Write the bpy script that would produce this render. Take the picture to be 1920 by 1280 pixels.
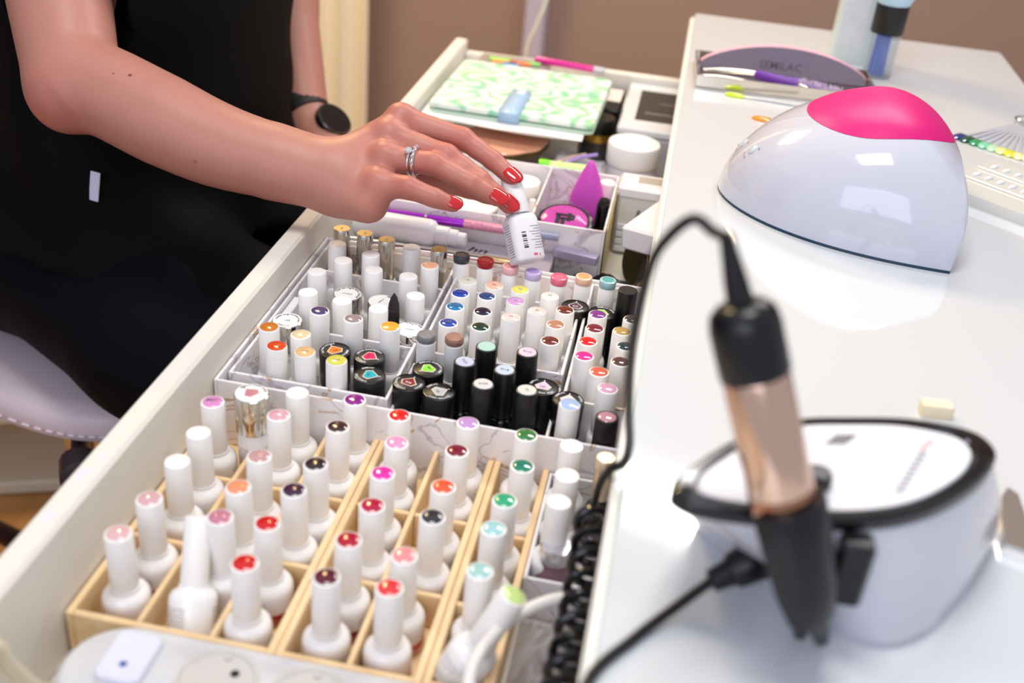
import bpy, math, random
import numpy as np
from mathutils import Vector, Matrix, Euler, noise

# ------------------------------------------------------------------ scene, camera, world, lights
for o in list(bpy.data.objects):
    bpy.data.objects.remove(o)
SC = bpy.context.scene
COL = SC.collection
MM = 0.001

cam_d = bpy.data.cameras.new('camera')
cam = bpy.data.objects.new('camera', cam_d)
COL.objects.link(cam)
cam_d.sensor_width = 36.0
cam_d.lens = 38.44
cam_d.clip_start = 0.02
cam.matrix_world = Matrix(((0.98024791, -0.16279353, 0.11230449, 0.0), (0.17904199, 0.48924264, -0.85357226, 0.0), (0.08401190, 0.85681965, 0.50872595, 1.085), (0, 0, 0, 1)))
cam_d.dof.use_dof = True
cam_d.dof.focus_distance = 0.83
cam_d.dof.aperture_fstop = 4.6
SC.camera = cam

SC.view_settings.view_transform = 'Standard'
SC.view_settings.look = 'None'
SC.view_settings.gamma = 1.0
SC.view_settings.use_curve_mapping = False
SC.view_settings.exposure = 0.26

world = bpy.data.worlds.new('room_light')
SC.world = world
world.use_nodes = True
world.node_tree.nodes['Background'].inputs[0].default_value = (0.86, 0.89, 1.0, 1)
world.node_tree.nodes['Background'].inputs[1].default_value = 0.5

def area_light(name, loc, target, size, size_y, power, color):
    d = bpy.data.lights.new(name, 'AREA')
    d.shape = 'RECTANGLE'
    d.size = size
    d.size_y = size_y
    d.energy = power
    d.color = color
    o = bpy.data.objects.new(name, d)
    COL.objects.link(o)
    o.location = loc
    o.rotation_euler = (Vector(target) - Vector(loc)).to_track_quat('-Z', 'Y').to_euler()
    return o

# the manicurist's lamp over the desk (cool white) and the warm ceiling lamp of the room
area_light('desk_lamp_light', (0.22, 1.62, 1.70), (0.02, 1.02, 0.70), 0.62, 0.09, 5.6, (1.0, 0.98, 0.96))
area_light('wall_lamp_light', (-0.85, 1.80, 1.85), (-0.60, 1.45, 0.7), 0.4, 0.3, 15.0, (1.0, 0.74, 0.38))
area_light('cool_fill_light', (-0.35, -1.1, 1.65), (-0.1, 0.8, 0.72), 1.4, 1.0, 9.5, (0.76, 0.80, 1.0))  # cool fill added from behind the camera, its source unseen
area_light('ceiling_lamp_light', (-0.10, 0.50, 1.88), (-0.12, 0.72, 0.7), 0.40, 0.25, 6.4, (1.0, 0.965, 0.90))

# ------------------------------------------------------------------ helpers
def lin(h):
    h = h.lstrip('#')
    c = [int(h[i:i+2], 16) / 255 for i in (0, 2, 4)]
    return tuple((x / 12.92 if x <= 0.04045 else ((x + 0.055) / 1.055) ** 2.4) for x in c) + (1.0,)

MATS = {}
def mat(name, color='#ffffff', rough=0.45, metal=0.0, coat=0.0, trans=0.0, ior=1.45, alpha=1.0, sss=0.0, noise_amt=0.0, noise_scale=60.0, bump=0.0, bump_scale=200.0, spec=0.5):
    if name in MATS:
        return MATS[name]
    m = bpy.data.materials.new(name)
    m.use_nodes = True
    nt = m.node_tree
    b = nt.nodes['Principled BSDF']
    col = lin(color) if isinstance(color, str) else color
    b.inputs['Base Color'].default_value = col
    b.inputs['Roughness'].default_value = rough
    b.inputs['Metallic'].default_value = metal
    b.inputs['Specular IOR Level'].default_value = spec
    b.inputs['Coat Weight'].default_value = coat
    b.inputs['Coat Roughness'].default_value = 0.06
    b.inputs['Transmission Weight'].default_value = trans
    b.inputs['IOR'].default_value = ior
    b.inputs['Alpha'].default_value = alpha
    if sss:
        b.inputs['Subsurface Weight'].default_value = sss
        b.inputs['Subsurface Radius'].default_value = (1.0, 0.35, 0.2)
        b.inputs['Subsurface Scale'].default_value = 0.004
    if noise_amt or bump:
        tc = nt.nodes.new('ShaderNodeTexCoord')
        n = nt.nodes.new('ShaderNodeTexNoise')
        n.inputs['Scale'].default_value = noise_scale
        n.inputs['Detail'].default_value = 4
        nt.links.new(tc.outputs['Object'], n.inputs['Vector'])
        if noise_amt:
            mx = nt.nodes.new('ShaderNodeMix')
            mx.data_type = 'RGBA'
            mx.inputs['A'].default_value = tuple(c * (1 - noise_amt) for c in col[:3]) + (1,)
            mx.inputs['B'].default_value = tuple(min(1, c * (1 + noise_amt)) for c in col[:3]) + (1,)
            nt.links.new(n.outputs['Fac'], mx.inputs['Factor'])
            nt.links.new(mx.outputs['Result'], b.inputs['Base Color'])
        if bump:
            n2 = nt.nodes.new('ShaderNodeTexNoise')
            n2.inputs['Scale'].default_value = bump_scale
            n2.inputs['Detail'].default_value = 3
            nt.links.new(tc.outputs['Object'], n2.inputs['Vector'])
            bp = nt.nodes.new('ShaderNodeBump')
            bp.inputs['Strength'].default_value = bump
            bp.inputs['Distance'].default_value = 0.001
            nt.links.new(n2.outputs['Fac'], bp.inputs['Height'])
            nt.links.new(bp.outputs['Normal'], b.inputs['Normal'])
    MATS[name] = m
    return m

def make_mesh(name, verts, faces, smooth=True, scale=MM):
    me = bpy.data.meshes.new(name)
    me.from_pydata([(v[0]*scale, v[1]*scale, v[2]*scale) for v in verts], [], faces)
    me.validate()
    me.update()
    if smooth:
        me.polygons.foreach_set('use_smooth', [True] * len(me.polygons))
        try:
            me.set_sharp_from_angle(angle=math.radians(38))
        except Exception:
            pass
    return me

def place(name, me, material=None, parent=None, loc=(0, 0, 0), rot=(0, 0, 0), label=None, cat=None, group=None, kind=None):
    o = bpy.data.objects.new(name, me)
    COL.objects.link(o)
    o.location = tuple(c * MM for c in loc)
    o.rotation_euler = rot
    if parent is not None:
        o.parent = parent
    if material is not None and me is not None:
        if len(me.materials) == 0:
            me.materials.append(None)
        o.material_slots[0].link = 'OBJECT'
        o.material_slots[0].material = material
    for k, v in (('label', label), ('category', cat), ('group', group), ('kind', kind)):
        if v:
            o[k] = v
    return o

def thing(name, label, cat, loc=(0, 0, 0), rot=(0, 0, 0), group=None):
    o = bpy.data.objects.new(name, None)
    COL.objects.link(o)
    o.empty_display_size = 0.01
    o.location = tuple(c * MM for c in loc)
    o.rotation_euler = rot
    o['label'] = label
    o['category'] = cat
    if group:
        o['group'] = group
    return o

class G:
    """collects geometry (millimetres) for one mesh"""
    def __init__(self):
        self.v = []
        self.f = []
    def add(self, vs, fs):
        n = len(self.v)
        self.v += [tuple(p) for p in vs]
        self.f += [tuple(i + n for i in f) for f in fs]
        return self
    def box(self, x0, x1, y0, y1, z0, z1, b=0.0):
        if b <= 0:
            vs = [(x0,y0,z0),(x1,y0,z0),(x1,y1,z0),(x0,y1,z0),(x0,y0,z1),(x1,y0,z1),(x1,y1,z1),(x0,y1,z1)]
            return self.add(vs, [(0,3,2,1),(4,5,6,7),(0,1,5,4),(1,2,6,5),(2,3,7,6),(3,0,4,7)])
        b = min(b, (x1-x0)/2.01, (y1-y0)/2.01, (z1-z0)/2.01)
        vs = []; idx = {}
        for sx in (0, 1):
            for sy in (0, 1):
                for sz in (0, 1):
                    X = x1 if sx else x0; Y = y1 if sy else y0; Z = z1 if sz else z0
                    dx = -b if sx else b; dy = -b if sy else b; dz = -b if sz else b
                    idx[sx,sy,sz] = len(vs)
                    vs += [(X, Y+dy, Z+dz), (X+dx, Y, Z+dz), (X+dx, Y+dy, Z)]
        I = lambda a, k: idx[a] + k
        fs = []
        for s in (0, 1):
            q = [(s,0,0),(s,1,0),(s,1,1),(s,0,1)]
            fs.append([I(a,0) for a in (q if s else q[::-1])])
            q = [(0,s,0),(0,s,1),(1,s,1),(1,s,0)]
            fs.append([I(a,1) for a in (q if s else q[::-1])])
            q = [(0,0,s),(1,0,s),(1,1,s),(0,1,s)]
            fs.append([I(a,2) for a in (q if s else q[::-1])])
        for s in (0, 1):
            for t in (0, 1):
                fs.append([I((s,t,0),0), I((s,t,1),0), I((s,t,1),1), I((s,t,0),1)])
                fs.append([I((s,0,t),0), I((s,1,t),0), I((s,1,t),2), I((s,0,t),2)])
                fs.append([I((0,s,t),1), I((1,s,t),1), I((1,s,t),2), I((0,s,t),2)])
        for a in idx:
            fs.append([I(a,0), I(a,1), I(a,2)])
        return self.add(vs, fs)
    def lathe(self, prof, seg=32, cx=0, cy=0, cz=0, ax=None):
        """prof: (r,z) bottom to top; r==0 closes with a point"""
        rings = []; vs = []; fs = []
        for r, z in prof:
            if r <= 1e-6:
                rings.append([len(vs)]); vs.append((cx, cy, cz+z))
            else:
                rings.append(list(range(len(vs), len(vs)+seg)))
                vs += [(cx + r*math.cos(2*math.pi*k/seg), cy + r*math.sin(2*math.pi*k/seg), cz+z) for k in range(seg)]
        for a, c in zip(rings, rings[1:]):
            for k in range(seg):
                k2 = (k+1) % seg
                if len(a) == 1 and len(c) == 1: continue
                if len(a) == 1: fs.append((a[0], c[k2], c[k]))
                elif len(c) == 1: fs.append((a[k], a[k2], c[0]))
                else: fs.append((a[k], a[k2], c[k2], c[k]))
        if ax is not None:
            vs = [tuple(ax @ Vector(p)) for p in vs]
        return self.add(vs, fs)
    def tube(self, pts, rad, seg=12, cap=True, closed=False):
        pts = [Vector(p) for p in pts]
        n = len(pts)
        if not hasattr(rad, '__len__'): rad = [rad] * n
        vs = []; fs = []
        up = Vector((0.123, 0.2, 1)).normalized()
        prev = None
        for i, p in enumerate(pts):
            if closed: t = pts[(i+1) % n] - pts[i-1]
            else: t = pts[min(i+1, n-1)] - pts[max(i-1, 0)]
            t.normalize()
            if prev is None:
                u = up.cross(t)
                if u.length < 1e-3: u = Vector((1, 0, 0)).cross(t)
                u.normalize()
            else:
                u = prev - t * prev.dot(t); u.normalize()
            prev = u
            w = t.cross(u)
            for k in range(seg):
                a = 2*math.pi*k/seg
                vs.append(p + (u*math.cos(a) + w*math.sin(a)) * rad[i])
        m = n if closed else n-1
        for i in range(m):
            j = (i+1) % n
            for k in range(seg):
                k2 = (k+1) % seg
                fs.append((i*seg+k, i*seg+k2, j*seg+k2, j*seg+k))
        if cap and not closed:
            fs.append(tuple(range(seg-1, -1, -1)))
            fs.append(tuple((n-1)*seg + k for k in range(seg)))
        return self.add(vs, fs)
    def prism(self, poly, z0, z1, inset=0.0):
        n = len(poly)
        vs = [(x, y, z0) for x, y in poly]
        if inset > 0:
            cx = sum(p[0] for p in poly)/n; cy = sum(p[1] for p in poly)/n
            def ins(p):
                d = math.hypot(p[0]-cx, p[1]-cy) or 1
                k = max(0, 1 - inset/d)
                return (cx+(p[0]-cx)*k, cy+(p[1]-cy)*k)
            loops = [(z1-inset, False), (z1, True)]
        else:
            loops = [(z1, False)]
        for z, i in loops:
            vs += [((ins(p) if i else p) + (z,)) for p in poly]
        fs = [tuple(range(n-1, -1, -1))]
        for L in range(len(loops)):
            for k in range(n):
                fs.append((L*n+k, L*n+(k+1) % n, (L+1)*n+(k+1) % n, (L+1)*n+k))
        fs.append(tuple(len(loops)*n + k for k in range(n)))
        return self.add(vs, fs)
    def loft(self, loops, cap0=True, cap1=True):
        n = len(loops[0]); vs = []; fs = []
        for L in loops: vs += [tuple(p) for p in L]
        for i in range(len(loops)-1):
            for k in range(n):
                k2 = (k+1) % n
                fs.append((i*n+k, i*n+k2, (i+1)*n+k2, (i+1)*n+k))
        if cap0: fs.append(tuple(range(n-1, -1, -1)))
        if cap1: fs.append(tuple((len(loops)-1)*n + k for k in range(n)))
        return self.add(vs, fs)
    def xf(self, M_):
        self.v = [tuple(M_ @ Vector(p)) for p in self.v]
        return self
    def mesh(self, name, smooth=True):
        return make_mesh(name, self.v, self.f, smooth)

def spline(pts, n=8, closed=False):
    P = [Vector(p) for p in pts]
    out = []
    m = len(P)
    rng = range(m) if closed else range(m-1)
    for i in rng:
        if closed: p0, p1, p2, p3 = P[i-1], P[i], P[(i+1) % m], P[(i+2) % m]
        else: p0, p1, p2, p3 = P[max(i-1, 0)], P[i], P[i+1], P[min(i+2, m-1)]
        for k in range(n):
            t = k/n
            out.append(0.5*((2*p1) + (-p0+p2)*t + (2*p0-5*p1+4*p2-p3)*t*t + (-p0+3*p1-3*p2+p3)*t**3))
    if not closed: out.append(P[-1])
    return out

def lerpv(vals, n):
    """resample a list of numbers to n samples"""
    xs = np.linspace(0, len(vals)-1, n)
    return list(np.interp(xs, range(len(vals)), vals))

def round_rect(cx, cy, hx, hy, r, seg=6):
    out = []
    for sx, sy, a0 in ((1, 1, 0), (-1, 1, 90), (-1, -1, 180), (1, -1, 270)):
        for k in range(seg+1):
            a = math.radians(a0 + 90*k/seg)
            out.append((cx + sx*(hx-r) + r*math.cos(a), cy + sy*(hy-r) + r*math.sin(a)))
    return out

_TXT = {}
def text_geo(s, size=1.0, spacing=1.0):
    """outline of a word as flat 2-D geometry (x to the right, y up), centred on x"""
    key = (s, spacing)
    if key not in _TXT:
        c = bpy.data.curves.new('t', 'FONT')
        c.body = s
        c.size = 1.0
        c.resolution_u = 2
        c.space_character = spacing
        c.offset = 0.012
        o = bpy.data.objects.new('t', c)
        COL.objects.link(o)
        dg = bpy.context.evaluated_depsgraph_get()
        dg.update()
        me = bpy.data.meshes.new_from_object(o.evaluated_get(dg))
        v = [(p.co.x, p.co.y) for p in me.vertices]
        f = [tuple(p.vertices) for p in me.polygons]
        bpy.data.objects.remove(o)
        bpy.data.curves.remove(c)
        bpy.data.meshes.remove(me)
        x0 = min(p[0] for p in v); x1 = max(p[0] for p in v)
        v = [(p[0]-(x0+x1)/2, p[1]-0.35) for p in v]
        _TXT[key] = (v, f)
    v, f = _TXT[key]
    return [(x*size, y*size) for x, y in v], f

def text_flat(g, s, size, fn, spacing=1.0):
    v, f = text_geo(s, size, spacing)
    g.add([fn(x, y) for x, y in v], f)
    return g

def ring_fn(R, a0, z, inward=False):
    """writing that runs clockwise round a disc"""
    def fn(x, y):
        a = a0 - x/R
        r = R + y
        return (r*math.cos(a), r*math.sin(a), z)
    return fn

def struct(name, me, material, parent=None, kind='structure', **k):
    return place(name, me, material, parent, kind=kind if parent is None else None, **k)

# ------------------------------------------------------------------ materials shared by many things
def marble_mat():
    m = bpy.data.materials.new('white_marble_print')
    m.use_nodes = True
    nt = m.node_tree
    b = nt.nodes['Principled BSDF']
    b.inputs['Roughness'].default_value = 0.38
    tc = nt.nodes.new('ShaderNodeTexCoord')
    mp = nt.nodes.new('ShaderNodeMapping')
    mp.inputs['Scale'].default_value = (1, 1, 1.6)
    nt.links.new(tc.outputs['Object'], mp.inputs['Vector'])
    n = nt.nodes.new('ShaderNodeTexNoise')
    n.inputs['Scale'].default_value = 9
    n.inputs['Detail'].default_value = 7
    n.inputs['Distortion'].default_value = 1.2
    nt.links.new(mp.outputs['Vector'], n.inputs['Vector'])
    r = nt.nodes.new('ShaderNodeValToRGB')
    e = r.color_ramp.elements
    e[0].position = 0.0; e[0].color = lin('#f3eff0')
    e[1].position = 1.0; e[1].color = lin('#f6f3f2')
    for pos, c in ((0.485, '#f2eef0'), (0.5, '#c9c0c6'), (0.515, '#f2eeef')):
        k = e.new(pos); k.color = lin(c)
    nt.links.new(n.outputs['Fac'], r.inputs['Fac'])
    n2 = nt.nodes.new('ShaderNodeTexNoise')
    n2.inputs['Scale'].default_value = 24
    n2.inputs['Detail'].default_value = 5
    n2.inputs['Distortion'].default_value = 1.8
    nt.links.new(mp.outputs['Vector'], n2.inputs['Vector'])
    r2 = nt.nodes.new('ShaderNodeValToRGB')
    e2 = r2.color_ramp.elements
    e2[0].position = 0.625; e2[0].color = (0, 0, 0, 1)
    e2[1].position = 0.645; e2[1].color = (1, 1, 1, 1)
    k = e2.new(0.675); k.color = (0, 0, 0, 1)
    nt.links.new(n2.outputs['Fac'], r2.inputs['Fac'])
    mx = nt.nodes.new('ShaderNodeMix'); mx.data_type = 'RGBA'
    mx.inputs['B'].default_value = lin('#c09054')
    nt.links.new(r2.outputs['Color'], mx.inputs['Factor'])
    nt.links.new(r.outputs['Color'], mx.inputs['A'])
    nt.links.new(mx.outputs['Result'], b.inputs['Base Color'])
    return m

def wood_mat(name, c1, c2, scale=(40, 3, 40), rough=0.5):
    m = bpy.data.materials.new(name)
    m.use_nodes = True
    nt = m.node_tree
    b = nt.nodes['Principled BSDF']
    b.inputs['Roughness'].default_value = rough
    tc = nt.nodes.new('ShaderNodeTexCoord')
    mp = nt.nodes.new('ShaderNodeMapping')
    mp.inputs['Scale'].default_value = scale
    nt.links.new(tc.outputs['Object'], mp.inputs['Vector'])
    n = nt.nodes.new('ShaderNodeTexNoise')
    n.inputs['Scale'].default_value = 3
    n.inputs['Detail'].default_value = 6
    n.inputs['Distortion'].default_value = 0.6
    nt.links.new(mp.outputs['Vector'], n.inputs['Vector'])
    r = nt.nodes.new('ShaderNodeValToRGB')
    r.color_ramp.elements[0].position = 0.3; r.color_ramp.elements[0].color = lin(c1)
    r.color_ramp.elements[1].position = 0.7; r.color_ramp.elements[1].color = lin(c2)
    nt.links.new(n.outputs['Fac'], r.inputs['Fac'])
    nt.links.new(r.outputs['Color'], b.inputs['Base Color'])
    return m

MARBLE = marble_mat()
PALE_WOOD = wood_mat('pale_birch_wood', '#efc791', '#f9dcae')
FLOOR_WOOD = wood_mat('oak_floor', '#9a6a3a', '#b8864f', (6, 1.2, 6), 0.4)
WHITE_LACQ = mat('white_lacquer', '#f1efea', 0.32, coat=0.15)
DRAWER_WHITE = mat('drawer_white', '#e7e2d7', 0.42, noise_amt=0.015, noise_scale=12)
GLASS_WHITE = mat('back_painted_glass', '#d9dcdf', 0.06, coat=1.0)
GLASS_EDGE = mat('green_glass_edge', '#8fc7b4', 0.12, coat=0.6)
TRAY_WHITE = mat('tray_white', '#f3eee6', 0.4)
CLEAR = mat('clear_plastic', '#f6f8fa', 0.08, trans=1.0, ior=1.18)
BLACK_PLASTIC = mat('black_plastic', '#0d0d10', 0.34)
BLACK_GLOSS = mat('black_gloss', '#08080a', 0.2, coat=0.2)
CHROME = mat('chrome', '#d9d6cf', 0.16, metal=1.0)
INK = mat('black_ink', '#1b1a20', 0.5)
GREY_INK = mat('grey_ink', '#6d6870', 0.5)
WHITE_INK = mat('white_ink', '#eeeef2', 0.5)

# ------------------------------------------------------------------ the room
def wall_mat():
    return mat('mauve_wall_paint', '#aa8e7e', 0.75, noise_amt=0.03, noise_scale=3.0, bump=0.1, bump_scale=90)
struct('floor', G().box(-3200, 2600, -900, 2400, -40, 0).mesh('floor', False), FLOOR_WOOD)
struct('wall_back', G().box(-3200, 2600, 2350, 2440, 0, 2600).mesh('wall_back', False), wall_mat())
struct('wall_left', G().box(-3290, -3200, -900, 2440, 0, 2600).mesh('wall_left', False), mat('grey_wall_paint', '#7c7480', 0.8))
# pale upright of the doorway on the back wall
struct('trim_1', G().box(-345, -300, 2300, 2349, 0, 2500, 4).mesh('trim_1'), mat('lavender_white_trim', '#cfc6d6', 0.5))
# cream curtain hanging in soft folds
g = G()
N = 90
front = []; back = []
for i in range(N+1):
    t = i/N
    x = -822 + 150*t
    y = 2265 + 9*math.sin(t*2*math.pi*2.6+0.4) + 4*math.sin(t*2*math.pi*6.1)
    front.append((x, y)); back.append((x, y+4))
g.prism(front + back[::-1], 4, 2450)
c = thing('curtain', 'cream curtain hanging in soft folds behind the person', 'curtain', (0, 0, 0))
place('fabric', g.mesh('fabric'), mat('cream_curtain', '#fff2d2', 0.8, bump=0.2, bump_scale=400), c)
place('curtain_rod', G().tube([(-900, 2270, 2460), (-600, 2270, 2460)], 9).mesh('curtain_rod'), CHROME, c)

# ------------------------------------------------------------------ desk and drawer
desk = thing('desk', 'white lacquered manicure desk with a glass top', 'desk')
place('desktop', G().box(-1, 388, 120, 1456, 720, 744.6, 2).mesh('desktop'), WHITE_LACQ, desk)
gp = round_rect((4.5+386)/2, (122+1454)/2, (386-4.5)/2, (1454-122)/2, 5, 4)
place('glass_top', G().prism(gp, 745.9, 750, 0.7).mesh('glass_top'), GLASS_WHITE, desk)
place('glass_edge', G().prism([(x + (0.25 if x > 200 else -0.25), y) for x, y in gp], 744.8, 745.9).mesh('glass_edge'), GLASS_EDGE, desk, label='greenish edge of the glass top')
for y in (150, 1405):
    place('side_panel', G().box(175, 380, y, y+22, 0, 719.5, 1).mesh('side_panel'), WHITE_LACQ, desk)
dr = thing('drawer', 'open cream white drawer pulled out from under the desk', 'drawer')
place('front_panel', G().box(-290, -273.5, 60, 1368, 592, 702, 2.2).mesh('front_panel'), DRAWER_WHITE, dr)
place('drawer_side', G().box(-273, 150, 1348, 1361, 606, 690, 1.5).mesh('drawer_side'), DRAWER_WHITE, dr)
place('drawer_side', G().box(-273, 150, 66, 79, 606, 690, 1.5).mesh('drawer_side'), DRAWER_WHITE, dr)
place('drawer_back', G().box(150.5, 163, 66, 1361, 606, 690, 1.5).mesh('drawer_back'), DRAWER_WHITE, dr)
place('drawer_bottom', G().box(-273, 150, 79.5, 1347.5, 612, 620).mesh('drawer_bottom', False), mat('drawer_bottom', '#e0d8ca', 0.5), dr)
# pink smudges of varnish on the drawer front
for x, y, s in ((-282, 393, 6), (-283.5, 430, 7.5), (-281.5, 447, 4.5)):
    pts = []
    for k in range(14):
        a = 2*math.pi*k/14
        rr = s*(0.8+0.25*math.sin(3*a+x))
        pts.append((x+rr*0.55*math.cos(a), y+rr*math.sin(a)))
    place('varnish_smudge', G().prism(pts, 701.9, 702.15).mesh('varnish_smudge'), mat('pink_smudge', '#eddfe8', 0.5), dr)

# ------------------------------------------------------------------ boxes inside the drawer
def panel(parent, name, x0, x1, y0, y1, z0, z1, m, b=0.7):
    return place(name, G().box(x0, x1, y0, y1, z0, z1, b).mesh(name), m, parent)

def wooden_box(label, x0, x1, y0, y1, cols, crosses, zr=651):
    t = thing('wooden_box', label, 'box', ((x0+x1)/2, (y0+y1)/2, 620.3), group='pale wooden polish boxes')
    w = 4.2
    ox, oy, oz = (x0+x1)/2, (y0+y1)/2, 620.3
    P = lambda n, a, b_, c_, d, e, f_: panel(t, n, a-ox, b_-ox, c_-oy, d-oy, e-oz, f_-oz, PALE_WOOD)
    P('bottom', x0+w, x1-w, y0+w, y1-w, 620.3, 624.8)
    P('wall', x0, x0+w, y0, y1, 620.3, zr)
    P('wall', x1-w, x1, y0, y1, 620.3, zr)
    P('wall', x0+w+.1, x1-w-.1, y0, y0+w, 620.3, zr)
    P('wall', x0+w+.1, x1-w-.1, y1-w, y1, 620.3, zr)
    xs = [x0+w] + list(cols) + [x1-w]
    for c_ in cols:
        P('divider', c_-1.6, c_+1.6, y0+w+.1, y1-w-.1, 625, zr-0.6)
    for a, b_ in zip(xs, xs[1:]):
        for y in crosses:
            P('divider', a+(1.7 if a in cols else .1), b_-(1.7 if b_ in cols else .1), y-1.6, y+1.6, 625, zr-1.5)
    return t
wooden_box('pale wooden box with three columns of bottles, beside the drawer front', -272.3, -157.6, 379, 578, (-233.0, -192.5), (447.2, 509))
wooden_box('pale wooden box with two columns of bottles, between two other wooden boxes', -157.2, -79.4, 379, 578, (-118.2,), (444.5, 509))
wooden_box('narrow pale wooden box with one column of green bottles', -79.0, -42.6, 379, 578, (), (442, 505))

def marble_box(name, label, x0, x1, y0, y1, z0, zr, w=2.2, walls=(), m=None, floor=True, cat='box'):
    m = m or MARBLE
    ox, oy = (x0+x1)/2, (y0+y1)/2
    t = thing(name, label, cat, (ox, oy, z0))
    P = lambda n, a, b_, c_, d, e, f_: panel(t, n, a-ox, b_-ox, c_-oy, d-oy, e-z0, f_-z0, m, 0.6)
    if floor:
        P('bottom', x0+w, x1-w, y0+w, y1-w, z0, z0+1.6)
    P('wall', x0, x0+w, y0, y1, z0, zr)
    P('wall', x1-w, x1, y0, y1, z0, zr)
    P('wall', x0+w+.05, x1-w-.05, y0, y0+w, z0, zr)
    P('wall', x0+w+.05, x1-w-.05, y1-w, y1, z0, zr)
    for a, b_, c_, d, h in walls:
        P('divider', a, b_, c_, d, z0+1.8, h)
    return t
# the large marble-print organiser and its four trays
marble_box('organizer_box', 'large white marble print box that holds the inner trays of bottles', -272.6, 118, 573.5, 806, 620.3, 676.5)
marble_box('inner_tray', 'left inner marble print tray with white and orange capped bottles', -268.5, -156.9, 588, 802, 622.2, 674.5,
           walls=((-222, -159.2, 659.8, 661.8, 672.5), (-266.2, -159.2, 757.0, 759.0, 671)))
marble_box('inner_tray', 'middle inner white tray with blue, green and brown dotted bottles', -153.6, -47.6, 655.2, 802, 622.2, 674.5,
           walls=((-151.3, -49.9, 765, 767, 669),))
marble_box('inner_tray', 'right inner white tray partly under the desk edge', -44.4, 60, 624, 802, 622.2, 674.5)
marble_box('inner_tray', 'front inner tray holding the black capped bottles', -156.3, -47.6, 577.0, 654.6, 622.2, 664)
# short white tray at the right of the wooden boxes
marble_box('small_tray', 'short white tray with three plain white bottles, beside the desk', -42.2, 30, 470, 572, 620.3, 651)

# ------------------------------------------------------------------ bottles
def print_mat(name, base, ink, z0, z1, scale=1.0):
    """white bottle with rows of tiny print on it"""
    m = bpy.data.materials.new(name)
    m.use_nodes = True
    nt = m.node_tree
    b = nt.nodes['Principled BSDF']
    b.inputs['Roughness'].default_value = 0.18
    b.inputs['Coat Weight'].default_value = 0.4
    tc = nt.nodes.new('ShaderNodeTexCoord')
    sp = nt.nodes.new('ShaderNodeSeparateXYZ')
    nt.links.new(tc.outputs['Object'], sp.inputs[0])
    def mth(op, a, b_=None, c=None):
        n = nt.nodes.new('ShaderNodeMath'); n.operation = op
        for i, x in enumerate((a, b_, c)):
            if x is None: continue
            if isinstance(x, (int, float)): n.inputs[i].default_value = x
            else: nt.links.new(x, n.inputs[i])
        return n.outputs[0]
    ang = mth('ARCTAN2', sp.outputs['Y'], sp.outputs['X'])
    rows = mth('LESS_THAN', mth('FRACT', mth('MULTIPLY', sp.outputs['Z'], 560.0/scale)), 0.45)
    cmb = nt.nodes.new('ShaderNodeCombineXYZ')
    nt.links.new(mth('MULTIPLY', ang, 16.0), cmb.inputs[0])
    nt.links.new(mth('FLOOR', mth('MULTIPLY', sp.outputs['Z'], 560.0/scale)), cmb.inputs[1])
    n = nt.nodes.new('ShaderNodeTexNoise')
    n.inputs['Scale'].default_value = 1.3
    n.inputs['Detail'].default_value = 3
    nt.links.new(cmb.outputs[0], n.inputs['Vector'])
    words = mth('GREATER_THAN', n.outputs['Fac'], 0.43)
    zin = mth('MULTIPLY', mth('GREATER_THAN', sp.outputs['Z'], z0*MM), mth('LESS_THAN', sp.outputs['Z'], z1*MM))
    side = mth('GREATER_THAN', mth('SINE', mth('ADD', mth('MULTIPLY', ang, 2.0), 0.7)), -0.35)
    f = mth('MULTIPLY', mth('MULTIPLY', rows, words), mth('MULTIPLY', zin, side))
    mx = nt.nodes.new('ShaderNodeMix'); mx.data_type = 'RGBA'
    mx.inputs['A'].default_value = lin(base)
    mx.inputs['B'].default_value = lin(ink)
    nt.links.new(mth('MULTIPLY', f, 0.75), mx.inputs['Factor'])
    nt.links.new(mx.outputs['Result'], b.inputs['Base Color'])
    return m
BOTTLE_WHITE = print_mat('printed_white_bottle', '#f7f5f4', '#77727c', 3, 17)
CAP_WHITE = mat('white_cap_plastic', '#faf7f3', 0.36, coat=0.1)
CAP_BLACK = mat('black_cap_plastic', '#141416', 0.36)
FOIL = mat('silver_foil_cap', '#d6d3cc', 0.12, metal=1.0)
FOIL_TOP = mat('champagne_foil', '#cbb894', 0.25, metal=0.9)
BOTTLE_BLACK = mat('black_bottle_glass', '#101014', 0.1, coat=0.7)

def dot_mat(c, kind='gloss'):
    if kind == 'glitter':
        return mat('glitter_' + c.strip('#'), c, 0.3, metal=0.7, noise_amt=0.6, noise_scale=1500, bump=0.8, bump_scale=1800)
    return mat('varnish_' + c.strip('#'), c, 0.12, coat=0.8)

def cap_profile(r, z0, h):
    return [(0, z0), (r*0.97, z0), (r, z0+0.6), (r*0.985, z0+h-1.1), (r*0.93, z0+h-0.25), (r*0.82, z0+h), (0, z0+h)]

def ME(name, *a, **k):
    return G().lathe(*a, **k).mesh(name)
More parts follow.
